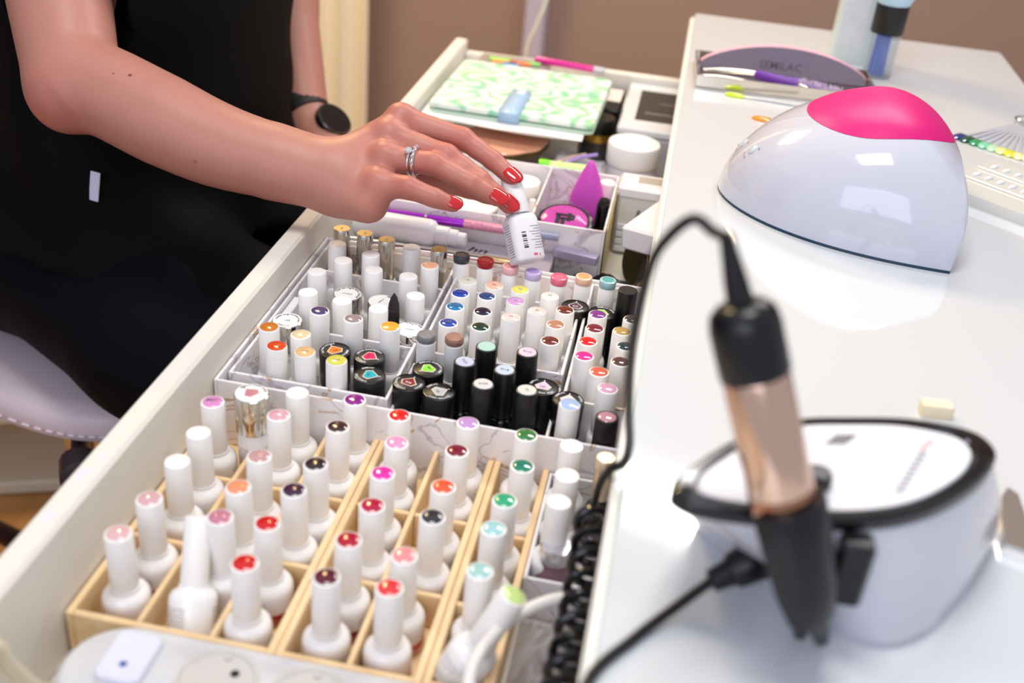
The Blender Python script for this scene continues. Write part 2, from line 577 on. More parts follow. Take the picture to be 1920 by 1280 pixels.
# total heights: tall bottle 64.8 mm, slim bottle 55.4 mm
M_W_BODY = ME('body', [(0, 0), (12.2, 0), (13.0, 1.0), (13.1, 20.0), (12.6, 22.6), (11.2, 24.8), (9.0, 26.2), (8.3, 26.8), (8.2, 28.6), (0, 28.6)], 36)
M_W_BAND = ME('band', [(13.12, 1.2), (13.25, 1.4), (13.25, 9.0), (13.12, 9.2)], 36)
M_W_CAP = ME('cap', cap_profile(7.6, 28.7, 36.1), 32)
M_W_DOT = ME('dot', [(6.15, 64.75), (6.15, 65.0), (5.5, 65.4), (3.6, 65.75), (0, 65.95)], 28)
M_O_BODY = ME('body', [(0, 0), (9.2, 0), (9.8, 0.8), (9.85, 25.0), (9.5, 27.6), (8.6, 29.6), (7.6, 30.4), (7.5, 31.6), (0, 31.6)], 32)
M_O_CAP = ME('cap', cap_profile(7.3, 31.7, 35.3), 32)
M_O_DOT = ME('dot', [(6.0, 66.9), (6.0, 67.15), (5.2, 67.6), (3.4, 67.95), (0, 68.1)], 28)
M_O_FLAT = ME('dot', [(6.35, 66.95), (6.35, 67.2), (5.9, 67.4), (0, 67.5)], 28)
M_J_CAP = ME('cap', [(0, 31.7), (6.5, 31.7), (6.7, 32.2), (6.6, 61.0), (6.3, 61.4), (0, 61.4)], 28)
M_J_TOP = ME('jelly', [(0, 61.5), (6.6, 61.5), (6.8, 62.0), (6.8, 66.6), (6.5, 67.2), (5.8, 67.5), (4.6, 67.5), (4.6, 66.9), (0, 66.9)], 28)
M_J_DISC = ME('jelly_disc', [(4.4, 66.95), (4.3, 67.15), (0, 67.2)], 24)
M_S_CAP = ME('cap', [(0, 31.7), (6.7, 31.7), (6.9, 32.1), (6.8, 67.2), (6.6, 67.5), (0, 67.5)], 32)
M_S_TOP = ME('disc', [(6.3, 67.5), (6.2, 67.8), (0.9, 67.8), (0.8, 68.3), (0, 68.35)], 28)
M_B_BODY = ME('body', [(0, 0), (9.4, 0), (10.0, 0.8), (10.1, 24.5), (9.2, 27.0), (0, 27.0)], 32)
M_B_CAP = ME('cap', [(0, 27.1), (10.3, 27.1), (10.6, 27.6), (11.0, 53.6), (10.85, 54.2), (10.4, 54.5), (0, 54.5)], 40)
M_B_RIM = ME('rim', [(10.6, 54.15), (10.45, 54.7), (10.1, 54.75), (10.05, 54.5)], 40)
M_D_DISC = ME('disc', [(10.3, 54.5), (10.25, 54.85), (0, 54.85)], 40)
M_K_CAP = ME('cap', [(0, 31.7), (7.6, 31.7), (7.8, 32.2), (7.6, 66.2), (7.3, 66.9), (6.9, 67.1), (0, 67.1)], 32)
M_K_DISC = ME('disc', [(6.3, 67.1), (6.2, 67.4), (0, 67.45)], 28)
M_G_DOME = ME('dome', [(0, 61.8), (6.4, 61.8), (6.8, 62.6), (6.8, 65.8), (6.2, 67.0), (4.5, 67.7), (0, 68.0)], 28)
M_G_CAP = ME('cap', [(0, 31.7), (6.7, 31.7), (6.9, 32.2), (6.8, 61.0), (6.2, 61.7), (0, 61.7)], 28)

def gem_geo(rot, z, s=1.0):
    p = [(-3.9, 0.2), (-2.6, -2.6), (2.6, -2.6), (3.9, 0.2), (0.0, 4.4)]
    c, d = math.cos(rot), math.sin(rot)
    return [((x*c-y*d)*s, (x*d+y*c)*s) for x, y in p]

BCOUNT = 0
def bottle(kind, x, y, ztop, color, label, group, cat='polish bottle', text=None, ring=None, num=None, rot=0.0, tilt=None, z0=None, band=None):
    global BCOUNT
    BCOUNT += 1
    H = {'W': 64.8, 'P': 64.8, 'B': 54.6, 'D': 54.9}.get(kind, 67.3)
    rnd = random.Random(BCOUNT*7+3)
    base = z0 if z0 is not None else ztop - H
    t = thing('polish_bottle', label, cat, (x, y, base), group=group)
    t.rotation_euler = tilt if tilt else (math.radians(rnd.uniform(-.8, .8)), math.radians(rnd.uniform(-.8, .8)), 0)
    zrot = rnd.uniform(-0.5, 0.5)
    ch = lambda n, me, m, lab=None, par=t: place(n, me, m, par, rot=(0, 0, zrot), label=lab)
    if kind in 'WP':
        b = ch('bottle_body', M_W_BODY, BOTTLE_WHITE)
        ch('cap', M_W_CAP, CAP_WHITE)
        if color: ch('colour_dot', M_W_DOT, dot_mat(color))
        if band: place('colour_band', M_W_BAND, dot_mat(band), b)
    elif kind == 'O':
        ch('bottle_body', M_O_BODY, BOTTLE_WHITE)
        ch('cap', M_O_CAP, CAP_WHITE)
        if color: ch('colour_dot', M_O_DOT, dot_mat(color))
    elif kind == 'F':
        ch('bottle_body', M_O_BODY, BOTTLE_WHITE)
        c = ch('cap', M_O_CAP, CAP_WHITE)
        ch('colour_dot', M_O_FLAT, dot_mat(color))
    elif kind == 'J':
        ch('bottle_body', M_O_BODY, BOTTLE_WHITE)
        ch('cap', M_J_CAP, CAP_WHITE)
        ch('jelly_top', M_J_TOP, mat('jelly_' + color.strip('#'), tuple(c*0.72+0.28 for c in lin(color)[:3]) + (1,) if lin(color)[1] > 0.2 else color, 0.15, coat=0.5))
        ch('jelly_disc', M_J_DISC, dot_mat(color))
    elif kind == 'S':
        ch('bottle_body', M_O_BODY, BOTTLE_WHITE)
        ch('cap', M_S_CAP, FOIL)
        ch('cap_disc', M_S_TOP, FOIL_TOP)
    elif kind in 'BD':
        silver = kind == 'D'
        ch('bottle_body', M_B_BODY, BOTTLE_WHITE if silver else BOTTLE_BLACK)
        c = ch('cap', M_B_CAP, FOIL if silver else CAP_BLACK)
        if silver:
            place('paper_disc', M_D_DISC, CAP_WHITE, c)
        else:
            place('cap_rim', M_B_RIM, BLACK_GLOSS, c)
        zt = 55.0 if silver else 54.75
        inkm = INK if silver else WHITE_INK
        if color:
            if not silver:
                place('gem_outline', G().prism(gem_geo(rot, 0, 1.5), zt-0.2, zt).mesh('gem_outline', False), mat('pale_gold_outline', '#e9dcc8', 0.4), t)
            place('colour_gem', G().prism(gem_geo(rot, 0, 1.28), zt-0.2, zt+0.12).mesh('colour_gem', False), dot_mat(color), t)
        gl = G()
        for s, a, R, size in ring or ():
            text_flat(gl, s, size, ring_fn(R, a, zt+0.06))
        if num:
            c_, d_ = math.cos(rot), math.sin(rot)
            gn = G()
            text_flat(gn, num[0], num[1], lambda px, py: (px*c_-(py-0.7)*d_, px*d_+(py-0.7)*c_, zt+0.2))
            dark_gem = color is not None and max(lin(color)[:3]) < 0.35
            place('number', gn.mesh('number', False), WHITE_INK if dark_gem else INK, t)
        a = rot + math.pi/2
        gl.lathe([(0.55, zt), (0.5, zt+0.1), (0, zt+0.1)], 8, 7.3*math.cos(a), 7.3*math.sin(a))
        place('lettering', gl.mesh('lettering', False), inkm, t)
    elif kind == 'K':
        ch('bottle_body', M_O_BODY, BOTTLE_BLACK)
        ch('cap', M_K_CAP, CAP_BLACK)
        ch('colour_dot', M_K_DISC, dot_mat(color))
    elif kind == 'Q':
        ch('bottle_body', M_O_BODY, BOTTLE_BLACK)
        ch('cap', M_K_CAP, CAP_BLACK)
        ch('colour_dot', M_O_DOT, dot_mat(color))
    elif kind == 'G':
        ch('bottle_body', M_O_BODY, BOTTLE_WHITE)
        ch('cap', M_G_CAP, CAP_WHITE)
        ch('glitter_dome', M_G_DOME, dot_mat(color, 'glitter'))
    if text and kind not in 'BD':
        gl = G()
        zt = (67.55 if kind in 'F' else 67.5) if kind != 'W' else 66.4
        if kind == 'O': zt = 68.25
        c_, d_ = math.cos(rot), math.sin(rot)
        text_flat(gl, text, 3.0, lambda px, py: (px*c_-py*d_, px*d_+py*c_, zt))
        place('lettering', gl.mesh('lettering', False), GREY_INK if kind != 'K' else INK, t)
    return t

W="bottles in the wooden boxes"; O="bottles in the inner trays"; T="bottles in the short white tray"
bottle('W', -250.3, 403.3, 690, '#dfb3b3', 'white gel polish bottle with pale pink dot, front left corner of the wooden box', W)
bottle('W', -248.6, 433.5, 690, '#d9abb0', 'white gel polish bottle with dusty pale pink dot, second along the drawer front', W, band='#8c3a3a')
bottle('W', -248.8, 469.1, 690, None, 'white gel polish bottle with plain top, third along the drawer front', W)
bottle('W', -247.8, 497.3, 690, None, 'white gel polish bottle with plain top, fourth along the drawer front', W)
bottle('W', -253.6, 530.9, 690, '#dd8fc6', 'white gel polish bottle with flat orchid pink dot beside the silver cap', W, text='MINT', rot=0.25)
bottle('W', -205.6, 429.2, 690, '#c77f93', 'white gel polish bottle with mauve pink dot behind the leaning bottle', W)
bottle('W', -205.6, 457.3, 690, '#f0956c', 'white gel polish bottle with peach orange dot', W)
bottle('W', -206.6, 486.0, 690, '#c99a98', 'white gel polish bottle with dusty rose dot behind the peach orange one', W)
bottle('W', -209.9, 528.3, 690, '#e2a8b2', 'white gel polish bottle with light pink raised dot in front of a plain white bottle', W)
bottle('W', -207.8, 555.8, 690, None, 'white gel polish bottle with plain top in the far left wooden compartment', W)
bottle('W', -179.4, 399.1, 690, '#d0130f', 'white gel polish bottle with bright red dot in the front row', W, band='#a30f12')
bottle('W', -179.1, 431.2, 690, '#d11016', 'white gel polish bottle with bright red dot, second from the front of its column', W, band='#a11018')
bottle('W', -175.3, 462.7, 690, '#3f1738', 'white gel polish bottle with dark plum dot', W)
bottle('W', -171.7, 489.0, 690, '#2c1720', 'white gel polish bottle with near black brown dot', W)
bottle('W', -172.3, 527.5, 690, '#40201f', 'white gel polish bottle with dark chocolate dot', W)
bottle('W', -170.2, 560.0, 690, '#8a0f86', 'white gel polish bottle with purple dot against the marble organiser', W)
bottle('W', -136.3, 400.9, 690, '#5e0d25', 'white gel polish bottle with burgundy dot in the front row', W, band='#3a0c18')
bottle('W', -134.4, 431.0, 690, '#b00a2c', 'white gel polish bottle with crimson dot, second from the front of its column', W, band='#8a0b2a')
bottle('W', -130.0, 461.9, 690, '#b40a3c', 'white gel polish bottle with raspberry crimson dot, middle of its column', W)
bottle('W', -133.2, 492.1, 690, '#e22aa8', 'white gel polish bottle with hot magenta dot', W)
bottle('W', -133.6, 523.1, 690, '#ef9cc6', 'white gel polish bottle with candy pink dot', W)
bottle('W', -138.6, 551.1, 690, '#e0161a', 'white gel polish bottle with scarlet dot in the back row of the wooden box', W)
bottle('W', -102.7, 401.1, 690, '#e2393a', 'white gel polish bottle with coral red dot in the front row', W, band='#a3122e')
bottle('W', -102.3, 427.6, 690, '#ee9496', 'white gel polish bottle with salmon pink dot behind the coral red one', W, band='#c8504a')
bottle('W', -96.2, 462.6, 690, '#2f2f36', 'white gel polish bottle with charcoal black dot', W)
bottle('W', -96.4, 490.1, 690, '#ee5a35', 'white gel polish bottle with orange red dot', W)
bottle('W', -95.6, 525.1, 690, '#7c0a2a', 'white gel polish bottle with wine red dot', W)
bottle('W', -95.6, 555.4, 690, '#c496d2', 'white gel polish bottle with lilac dot in the back row of the wooden box', W)
bottle('W', -60.7, 425.6, 690, '#a6cfcb', 'white gel polish bottle with pale seafoam dot beside the leaning lime bottle', W)
bottle('W', -60.2, 460.8, 690, '#a4d3d6', 'white gel polish bottle with pale aqua dot', W)
bottle('W', -58.9, 487.5, 690, '#2faa78', 'white gel polish bottle with mint green dot', W)
bottle('W', -55.6, 521.7, 690, '#0f7f66', 'white gel polish bottle with teal green dot', W)
bottle('W', -58.8, 553.5, 690, '#357a3d', 'white gel polish bottle with leaf green dot in the back row', W)
bottle('W', -29.6, 551.4, 690, None, 'plain white bottle in the short white tray, farthest of the three', T)
bottle('W', -28.1, 521.3, 690, None, 'plain white bottle in the short white tray, middle of the three', T)
bottle('W', -29.3, 494.1, 690, None, 'plain white bottle in the short white tray, nearest of the three', T)
bottle('F', -252.8, 623.6, 693, '#c9781f', 'slim white bottle with amber orange dot beside the silver numbered cap', O)
bottle('F', -239.5, 600.9, 693, '#d9480f', 'slim white bottle with burnt orange dot in the tray corner', O)
bottle('O', -228.3, 621.1, 693, '#e3cfa0', 'slim white bottle with cream dot', O)
bottle('F', -217.7, 600.9, 693, '#e6bd83', 'slim white bottle with flat beige dot', O, text='052', rot=0.1)
bottle('F', -194.7, 596.9, 693, '#d9d455', 'slim white bottle with flat yellow green dot', O, text='524', rot=0.2)
bottle('O', -227.9, 656.9, 693, '#4b4170', 'slim white bottle with slate violet dot', O)
bottle('O', -201.2, 653.0, 693, '#9d8a8c', 'slim white bottle with taupe grey dot', O)
bottle('F', -173.1, 652.1, 693, '#efae3e', 'slim white bottle with egg yolk yellow dot', O)
bottle('O', -243.7, 681.2, 693, None, 'slim plain white bottle beside the tray rim, behind the numbered silver cap', O)
bottle('O', -248.4, 714.0, 693, None, 'slim plain white bottle against the tray rim, second row of plain ones', O)
bottle('O', -236.4, 738.5, 693, None, 'slim plain white bottle second plain one from the rim in its row', O)
bottle('O', -250.6, 764.6, 693, None, 'slim plain white bottle in the far left corner by the silver caps', O)
bottle('O', -219.3, 756.7, 693, None, 'slim plain white bottle right behind another plain one, in front of the third silver cap', O)
bottle('O', -209.1, 730.9, 693, None, 'slim plain white bottle in front of another plain one, middle of the left tray', O)
bottle('O', -216.7, 677.6, 693, None, 'slim plain white bottle in front of the first no wipe silver cap', O)
bottle('O', -188.6, 672.9, 693, None, 'slim plain white bottle in front of the second no wipe silver cap', O)
bottle('O', -168.5, 701.3, 693, None, 'slim plain white bottle next to the blue dotted bottle', O)
bottle('O', -182.0, 730.2, 693, None, 'slim plain white bottle behind the black nail stick', O)
bottle('O', -191.4, 780.2, 693, None, 'slim plain white bottle under the spray bottle, last row', O)
bottle('O', -169.1, 753.0, 693, '#f3b596', 'slim white bottle with light peach dot beside a silver cap', O)
bottle('S', -253.4, 791.3, 694, None, 'slim silver foil capped bottle, first of four from the drawer front', O)
bottle('S', -233.6, 788.9, 694, None, 'slim silver foil capped bottle, second of four from the drawer front', O)
bottle('S', -212.8, 782.8, 694, None, 'slim silver foil capped bottle, third of four from the drawer front', O)
bottle('S', -169.1, 780.2, 694, None, 'slim silver foil capped bottle, nearest the held bottle, behind the peach dot', O)
bottle('G', -145.7, 648.9, 693, '#9a989c', 'slim white bottle with silver glitter dome', O)
bottle('G', -126.0, 652.1, 693, '#b98f80', 'slim white bottle with rose gold glitter dome', O)
bottle('J', -149.2, 779.3, 693, '#3a4149', 'slim white bottle with charcoal jelly top in the last row', O)
bottle('J', -129.4, 777.1, 693, '#a3121f', 'slim white bottle with dark red jelly top in the last row', O)
bottle('J', -109.0, 772.8, 693, '#f39a9c', 'slim white bottle with salmon jelly top in the last row', O)
bottle('J', -89.3, 770.0, 693, '#b79bdc', 'slim white bottle with lavender jelly top in the last row', O)
bottle('J', -69.4, 769.3, 693, '#f2718c', 'slim white bottle with rose pink jelly top in the last row', O)
bottle('J', -50.4, 776.3, 693, '#f8a973', 'slim white bottle with orange jelly top in the last row', O)
bottle('J', -30.5, 775.3, 693, '#57aeb0', 'slim white bottle with turquoise jelly top in the last row', O)
bottle('F', -136.3, 739.0, 693, '#d9dbc9', 'slim white bottle with pale sage numbered dot', O, text='01', rot=3.1)
bottle('F', -115.8, 737.8, 693, '#f4bfa4', 'slim white bottle with apricot numbered dot', O, text='02', rot=3.1)
bottle('F', -94.7, 737.0, 693, '#ece265', 'slim white bottle with lemon yellow numbered dot', O, text='03', rot=3.1)
bottle('F', -71.1, 734.4, 693, '#efe4e2', 'slim white bottle with clear numbered dot', O, text='04', rot=3.1)
bottle('F', -95.3, 717.1, 693, '#da9fd6', 'slim white bottle with orchid lilac dot', O, text='05', rot=3.1)
bottle('O', -137.6, 716.5, 693, '#0f3fa6', 'slim white bottle with royal blue dot', O, text='087', rot=0.1)
bottle('O', -116.8, 717.6, 693, '#27487f', 'slim white bottle with denim blue dot', O)
bottle('O', -135.5, 694.6, 693, '#1876ae', 'slim white bottle with azure blue dot', O, text='085', rot=0.1)
bottle('O', -114.6, 695.0, 693, '#191832', 'slim white bottle with midnight navy dot', O)
bottle('O', -134.7, 670.0, 693, '#2747a0', 'slim white bottle with cobalt blue dot, front of the blue column', O, text='086', rot=0.1)
bottle('O', -112.9, 671.7, 693, '#123a26', 'slim white bottle with dark bottle green dot', O)
bottle('F', -92.9, 692.3, 693, '#efd2cc', 'slim white bottle with nude pink dot', O, text='07', rot=3.1)
bottle('F', -77.1, 707.8, 693, '#f0d6d0', 'slim white bottle with shell pink dot', O, text='06', rot=3.1)
bottle('O', -56.2, 716.7, 693, '#6f2b14', 'slim white bottle with chestnut brown dot', O)
bottle('O', -60.4, 692.7, 693, '#b98468', 'slim white bottle with caramel beige dot', O)
bottle('O', -60.0, 668.9, 693, '#6e2a1f', 'slim white bottle with brick brown dot', O)
bottle('K', -112.7, 620.9, 693, '#ccd0e6', 'slim black bottle with pale lavender disc, left of the black group', O, text='0123', rot=-0.9)
bottle('K', -101.9, 646.5, 693, '#b6dcd0', 'slim black bottle with pale mint disc', O)
bottle('K', -83.6, 619.7, 693, '#c9d7e6', 'slim black bottle with pale blue disc', O, text='0118', rot=-0.1)
bottle('K', -72.9, 647.1, 693, '#e3d0e0', 'slim black bottle with pale lilac disc', O, text='0119', rot=3.0)
bottle('K', -95.9, 597.2, 693, '#deddda', 'slim black bottle with pearl white disc in the front row', O, text='0164', rot=0.3)
bottle('K', -65.8, 598.8, 693, '#dfe0d8', 'slim black bottle with iridescent disc in the front row', O, text='01', rot=-0.9)
bottle('F', -37.2, 592.8, 693, '#a9bfe8', 'slim white bottle with baby blue dot in front of a black cap', O)
bottle('O', -31.8, 718.2, 693, '#7d3586', 'slim white bottle with violet shimmer dot', O)
bottle('O', -32.6, 697.2, 693, '#7c2033', 'slim white bottle with dark ruby dot', O)
bottle('O', -33.6, 676.1, 693, '#d91a22', 'slim white bottle with poppy red dot', O)
bottle('O', -34.4, 654.6, 693, '#d92a92', 'slim white bottle with fuchsia dot', O)
bottle('O', -21.6, 637.7, 693, '#d9654c', 'slim white bottle with terracotta coral dot', O)
bottle('O', -14.9, 618.9, 693, '#d6a3c3', 'slim white bottle with pastel mauve dot', O)
bottle('Q', -10.5, 584.1, 693, '#c08a9b', 'slim black bottle with dusty rose dot at the desk edge', O)
bottle('O', -11.4, 697.8, 693, '#c09b58', 'slim white bottle with gold dot at the desk edge', O)
bottle('O', -6.2, 718.5, 693, '#3b3740', 'slim white bottle with graphite dot at the desk edge', O)
bottle('O', -6.8, 677.3, 693, '#133f4b', 'slim white bottle with petrol teal dot at the desk edge', O)
bottle('O', -8.7, 656.3, 693, '#5b3a38', 'slim white bottle with dark cocoa dot at the desk edge', O)
bottle('K', -13.7, 757.2, 697, '#2b2b2e', 'slim black bottle with black disc at the desk edge', O)
bottle('B', -205.8, 628.6, 680, '#f07a1e', 'black capped bottle with orange gem numbered 424', O, ring=[('SEMILAC', -0.2, 8.75, 2.3), ('ELECTRIC ORANGE', 2.9, 8.75, 2.0)], num=('424', 2.4), rot=0.7)
bottle('B', -181.6, 627.6, 680, '#e0145f', 'black capped bottle with raspberry pink gem', O, ring=[('NEON RASPBERRY', 1.9, 8.75, 2.6), ('SEMILAC', -2.1, 8.75, 2.4)], num=('427', 2.2), rot=-1.9)
bottle('B', -174.8, 605.2, 680, '#2fb3c4', 'black capped bottle with turquoise gem', O, ring=[('SEMILAC', 2.0, 8.75, 2.3), ('TURQUOISE', -2.2, 8.75, 2.3)], num=('510', 2.2), rot=-1.6)
bottle('B', -138.4, 624.5, 680, '#93e33c', 'black capped bottle with lime green gem numbered 440', O, ring=[('SEMILAC ENERGETIC LIME', 1.1, 8.75, 2.3)], num=('440', 2.4), rot=2.4)
bottle('B', -147.1, 604.0, 680, '#8c3433', 'black capped bottle with brown red gem numbered 018', O, ring=[('SEMILAC', -0.4, 8.75, 2.2), ('COPPER BROWN', -2.6, 8.75, 2.3)], num=('018', 2.8), rot=-0.3)
bottle('B', -125.0, 599.1, 680, '#c3c3c6', 'black capped bottle with silver grey gem numbered 333', O, ring=[('SEMILAC', 2.4, 8.75, 2.3), ('GLITTER LIGHT', -1.3, 8.75, 2.3)], num=('333', 2.4), rot=-0.9)
bottle('B', -58.6, 626.8, 680, '#e2cfe6', 'black capped bottle with pale lilac gem numbered 120', O, ring=[('SEMILAC', 2.6, 8.75, 2.2), ('PINK AND', -1.2, 8.75, 2.4)], num=('120', 2.8), rot=0)
bottle('B', -39.3, 615.8, 680, '#dfdfe2', 'black capped bottle with white gem behind the baby blue dot', O, ring=[('SEMILAC', 2.5, 8.75, 2.4), ('WHITE', 0.4, 8.75, 2.4)], rot=0)
bottle('B', -51.7, 748.1, 680, '#4b2d50', 'black capped bottle with dark violet gem numbered 015', O, ring=[('SEMILAC', -1.2, 8.75, 2.4)], num=('015', 2.8), rot=0)
bottle('B', -29.9, 744.0, 680, '#a8e04a', 'black capped bottle with yellow green gem beside the 015 one', O, ring=[('SEMILAC NEON', 1.2, 8.75, 2.4)], num=('064', 2.4), rot=2.2)
bottle('B', 0.2, 741.8, 680, '#c92a48', 'black capped bottle with cherry pink gem half under the desk edge', O, ring=[('SEMILAC', 2.7, 8.75, 2.4)], rot=0)
bottle('D', -251.8, 658.0, 680, None, 'silver capped bottle with white numbered paper disc in the left tray corner', O, ring=[('SHIMMER MATT FLOWER FLAKES', 1.6, 8.2, 1.9), ('UV HYBRID', -1.6, 8.2, 1.8)], num=('123', 3.0), rot=0.3)
bottle('D', -224.0, 710.8, 680, None, 'first no wipe top coat bottle with silver cap', O, ring=[('TOP NO WIPE REAL COLOR', 1.3, 8.75, 2.5)], num=('UV HYBRID', 1.5), rot=0.05)
bottle('D', -195.2, 706.5, 680, None, 'second no wipe top coat bottle with silver cap, beside the black nail stick', O, ring=[('SEMILAC', 0.9, 8.75, 2.2)], num=('UV HYBRID', 1.5), rot=-1.9)
bottle('D', -164.5, 672.9, 680, None, 'third no wipe top coat bottle with silver cap, beside the glitter domes', O, ring=[('TOP NO WIPE', 1.3, 8.75, 2.3)], num=('UV HYBRID', 1.5), rot=0)
bottle('D', -233.7, 544.6, 692, '#bd7082', 'silver capped bottle with rose gem paper disc at the drawer front', O, ring=[('SEMILAC SWEET NUDE', 1.6, 8.75, 2.1)], rot=1.0, z0=637.1)


# ------------------------------------------------------------------ more things standing or leaning among the bottles
def axis_matrix(p, d, roll=0.0):
    """frame with local z along d, origin at p (millimetres)"""
    q = Vector(d).normalized().to_track_quat('Z', 'Y')
    return Matrix.Translation(Vector(p)) @ q.to_matrix().to_4x4() @ Matrix.Rotation(roll, 4, 'Z')

# bottle tipped back in the front of the wooden box: its printed side faces up
t = bottle('W', -211.0, 396.0, 0, None, 'tipped white bottle showing its printed side in the front wooden compartment', W, tilt=(math.radians(-33), math.radians(-8), 0), z0=632.5)
# bottle with a lime top leaning out of the narrow box
t = bottle('W', -64.9, 397.2, 0, '#c6e08a', 'leaning white bottle with a lime green top beside the white cable', W, tilt=(math.radians(-6), math.radians(23), 0), z0=640.0)
t = thing('polish_bottle', 'open white bottle with a crumpled silvery cap in the short white tray', 'polish bottle', (-26.5, 479.5+10, 622.6), group=T)
place('bottle_body', ME('body', [(0, 0), (11.0, 0), (11.6, 0.8), (11.6, 20), (9.5, 25), (8.5, 27), (8.5, 30), (0, 30)], 28), mat('wine_glass', '#8e6f78', 0.2, coat=0.5), t)
g = G()
for ring in range(5):
    zz = 30 + ring*2.6
    for k in range(24):
        a = 2*math.pi*k/24
        r = 9.2 + 1.1*math.sin(5*a + ring*1.7) * (ring/4)
        g.v.append((r*math.cos(a), r*math.sin(a), zz))
for ring in range(4):
    for k in range(24):
        g.f.append((ring*24+k, ring*24+(k+1) % 24, (ring+1)*24+(k+1) % 24, (ring+1)*24+k))
g.f.append(tuple(range(96, 120)))
g.f.append(tuple(range(23, -1, -1)))
place('cap', g.mesh('cap'), mat('crumpled_silver', '#d8d8de', 0.22, metal=0.7), t)
t = thing('polish_bottle', 'dark glass bottle with a pale gold cap beside the coiled cord', 'polish bottle', (-7, 540, 622.4), group=T)
place('bottle_body', ME('body', [(0, 0), (9.6, 0), (10, 0.8), (10, 30), (7, 36), (4.6, 39), (4.6, 41), (0, 41)], 28), BOTTLE_BLACK, t)
place('cap', ME('cap', [(0, 41), (5.6, 41), (6.0, 42), (5.6, 63), (6.4, 64), (6.4, 70), (5.6, 71.2), (0, 71.2)], 28), mat('pale_gold_cap', '#e3cfae', 0.2, metal=0.6), t)
# black glittering nail stick
g = G()
outl = [(-3.6, 0), (3.6, 0), (4.4, 26), (3.9, 34), (2.2, 40), (0, 43.5), (-2.2, 40), (-3.9, 34), (-4.4, 26)]
g.prism([(x, y) for x, y in outl], -0.8, 0.8, 0.3)
g.xf(Matrix.Rotation(math.radians(90), 4, 'X'))
place('nail_stick', g.mesh('nail_stick'), mat('black_glitter', '#17171a', 0.3, noise_amt=0.9, noise_scale=700, coat=0.5), None, (-179.5, 684.0, 660), (math.radians(4), 0, 0.15), 'black glittering nail sample stick standing beside a no wipe cap', 'nail stick')
place('stick_holder', G().prism(round_rect(0, 0, 4.0, 3.0, 1, 3), 0, 37).mesh('stick_holder'), TRAY_WHITE, None, (-179.5, 684.0, 623.9), (0, 0, 0.15), 'small white block that holds the black nail stick', 'holder')

# small white carton by the rim of the left tray
place('small_carton', G().box(-3.2, 3.2, -14, 14, 0, 47, 0.6).mesh('small_carton'), mat('white_card', '#f3f2f2', 0.5), None, (-262.2, 694, 624), (0, 0, 0), 'narrow white carton standing against the left rim of the tray', 'carton')

# ------------------------------------------------------------------ channel behind the organiser
t = thing('flat_carton', 'flat grey lavender carton with black script lettering under the spray bottle', 'carton', (-160, 848, 620.3))
place('carton', G().box(-105, 75, -37, 38, 0, 34.2, 0.8).mesh('carton'), mat('lavender_grey_card', '#9b93a0', 0.45), t)
g = G()
text_flat(g, 'hn', 15, lambda x, y: (8 + x*1.2 + y*0.3, 22 + y*0.9 - x*0.02, 34.35))
place('lettering', g.mesh('lettering', False), INK, t)
# spray bottle lying on it
t = thing('spray_bottle', 'white plastic spray bottle lying behind the silver caps', 'bottle', (-262, 860.5, 668.2), (0, math.radians(90), math.radians(-1.2)))
place('bottle_body', ME('body', [(0, -1), (11.5, -1), (13.2, 2), (13.2, 66), (12.2, 70), (9.2, 72.5), (0, 72.5)], 36), mat('white_hdpe', '#ededf2', 0.3), t)
place('pump', ME('pump', [(0, 72.6), (8.8, 72.6), (9.0, 73.2), (8.8, 84), (7.6, 84.6), (7.4, 92), (6.0, 92.6), (5.9, 99), (5.4, 99.6), (0, 99.6)], 30), mat('white_pump', '#e6e6ec', 0.35), t)
# long silver handle
t = thing('cuticle_pusher', 'long silver metal handle lying in front of the spray bottle', 'tool', (-262, 838.5, 659.8), (0, 0, math.radians(2.2)))
place('handle', G().tube([(0, 0, 0), (120, 0, 0)], 4.6, 20).mesh('handle'), CHROME, t)
place('grip', G().tube([(120.1, 0, 0), (150, 0, 0)], [4.2, 3.6], 20).mesh('grip'), mat('brushed_gold', '#cdb287', 0.25, metal=1.0), t)
# purple crystal pen
t = thing('crystal_pen', 'purple metallic pen with a crystal filled barrel and clear cap', 'pen', (-262, 881, 671.8), (0, 0, math.radians(1.6)))
pm = mat('purple_metallic', '#9c1fc0', 0.18, metal=0.55, coat=0.6)
place('upper_barrel', G().tube([(0, 0, 0), (56, 0, 0)], 4.1, 24).mesh('upper_barrel'), pm, t)
place('band', G().tube([(56.1, 0, 0), (58.4, 0, 0)], 4.3, 24).mesh('band'), CHROME, t)
place('lower_barrel', G().tube([(58.5, 0, 0), (92, 0, 0)], 4.1, 24).mesh('lower_barrel'), pm, t)
place('crystal_barrel', G().tube([(92.1, 0, 0), (146, 0, 0)], 4.2, 24).mesh('crystal_barrel'), mat('pink_crystals', '#d98aa6', 0.15, coat=0.8, noise_amt=0.5, noise_scale=500, bump=0.9, bump_scale=700), t)
place('tip', G().tube([(146.1, 0, 0), (160, 0, 0)], [3.2, 2.0], 20).mesh('tip'), CHROME, t)
place('clear_cap', G().tube([(160.2, 0, 0), (178, 0, 0)], [3.8, 3.8], 20).mesh('clear_cap'), mat('frosted_clear', '#cdd3ee', 0.25, trans=0.6), t)
# magenta pen lower down
place('magenta_pen', G().tube([(-60, 0, 0), (-58, 0, 0), (58, 0, 0), (66, 0, 0)], [2.4, 3.2, 3.2, 1.2], 18).mesh('magenta_pen'), mat('magenta_metallic', '#d21fb0', 0.2, metal=0.5, coat=0.5), None, (-142, 819.5, 658), (0, 0, math.radians(1)), 'magenta metallic pen lying behind the jelly top bottles', 'pen')

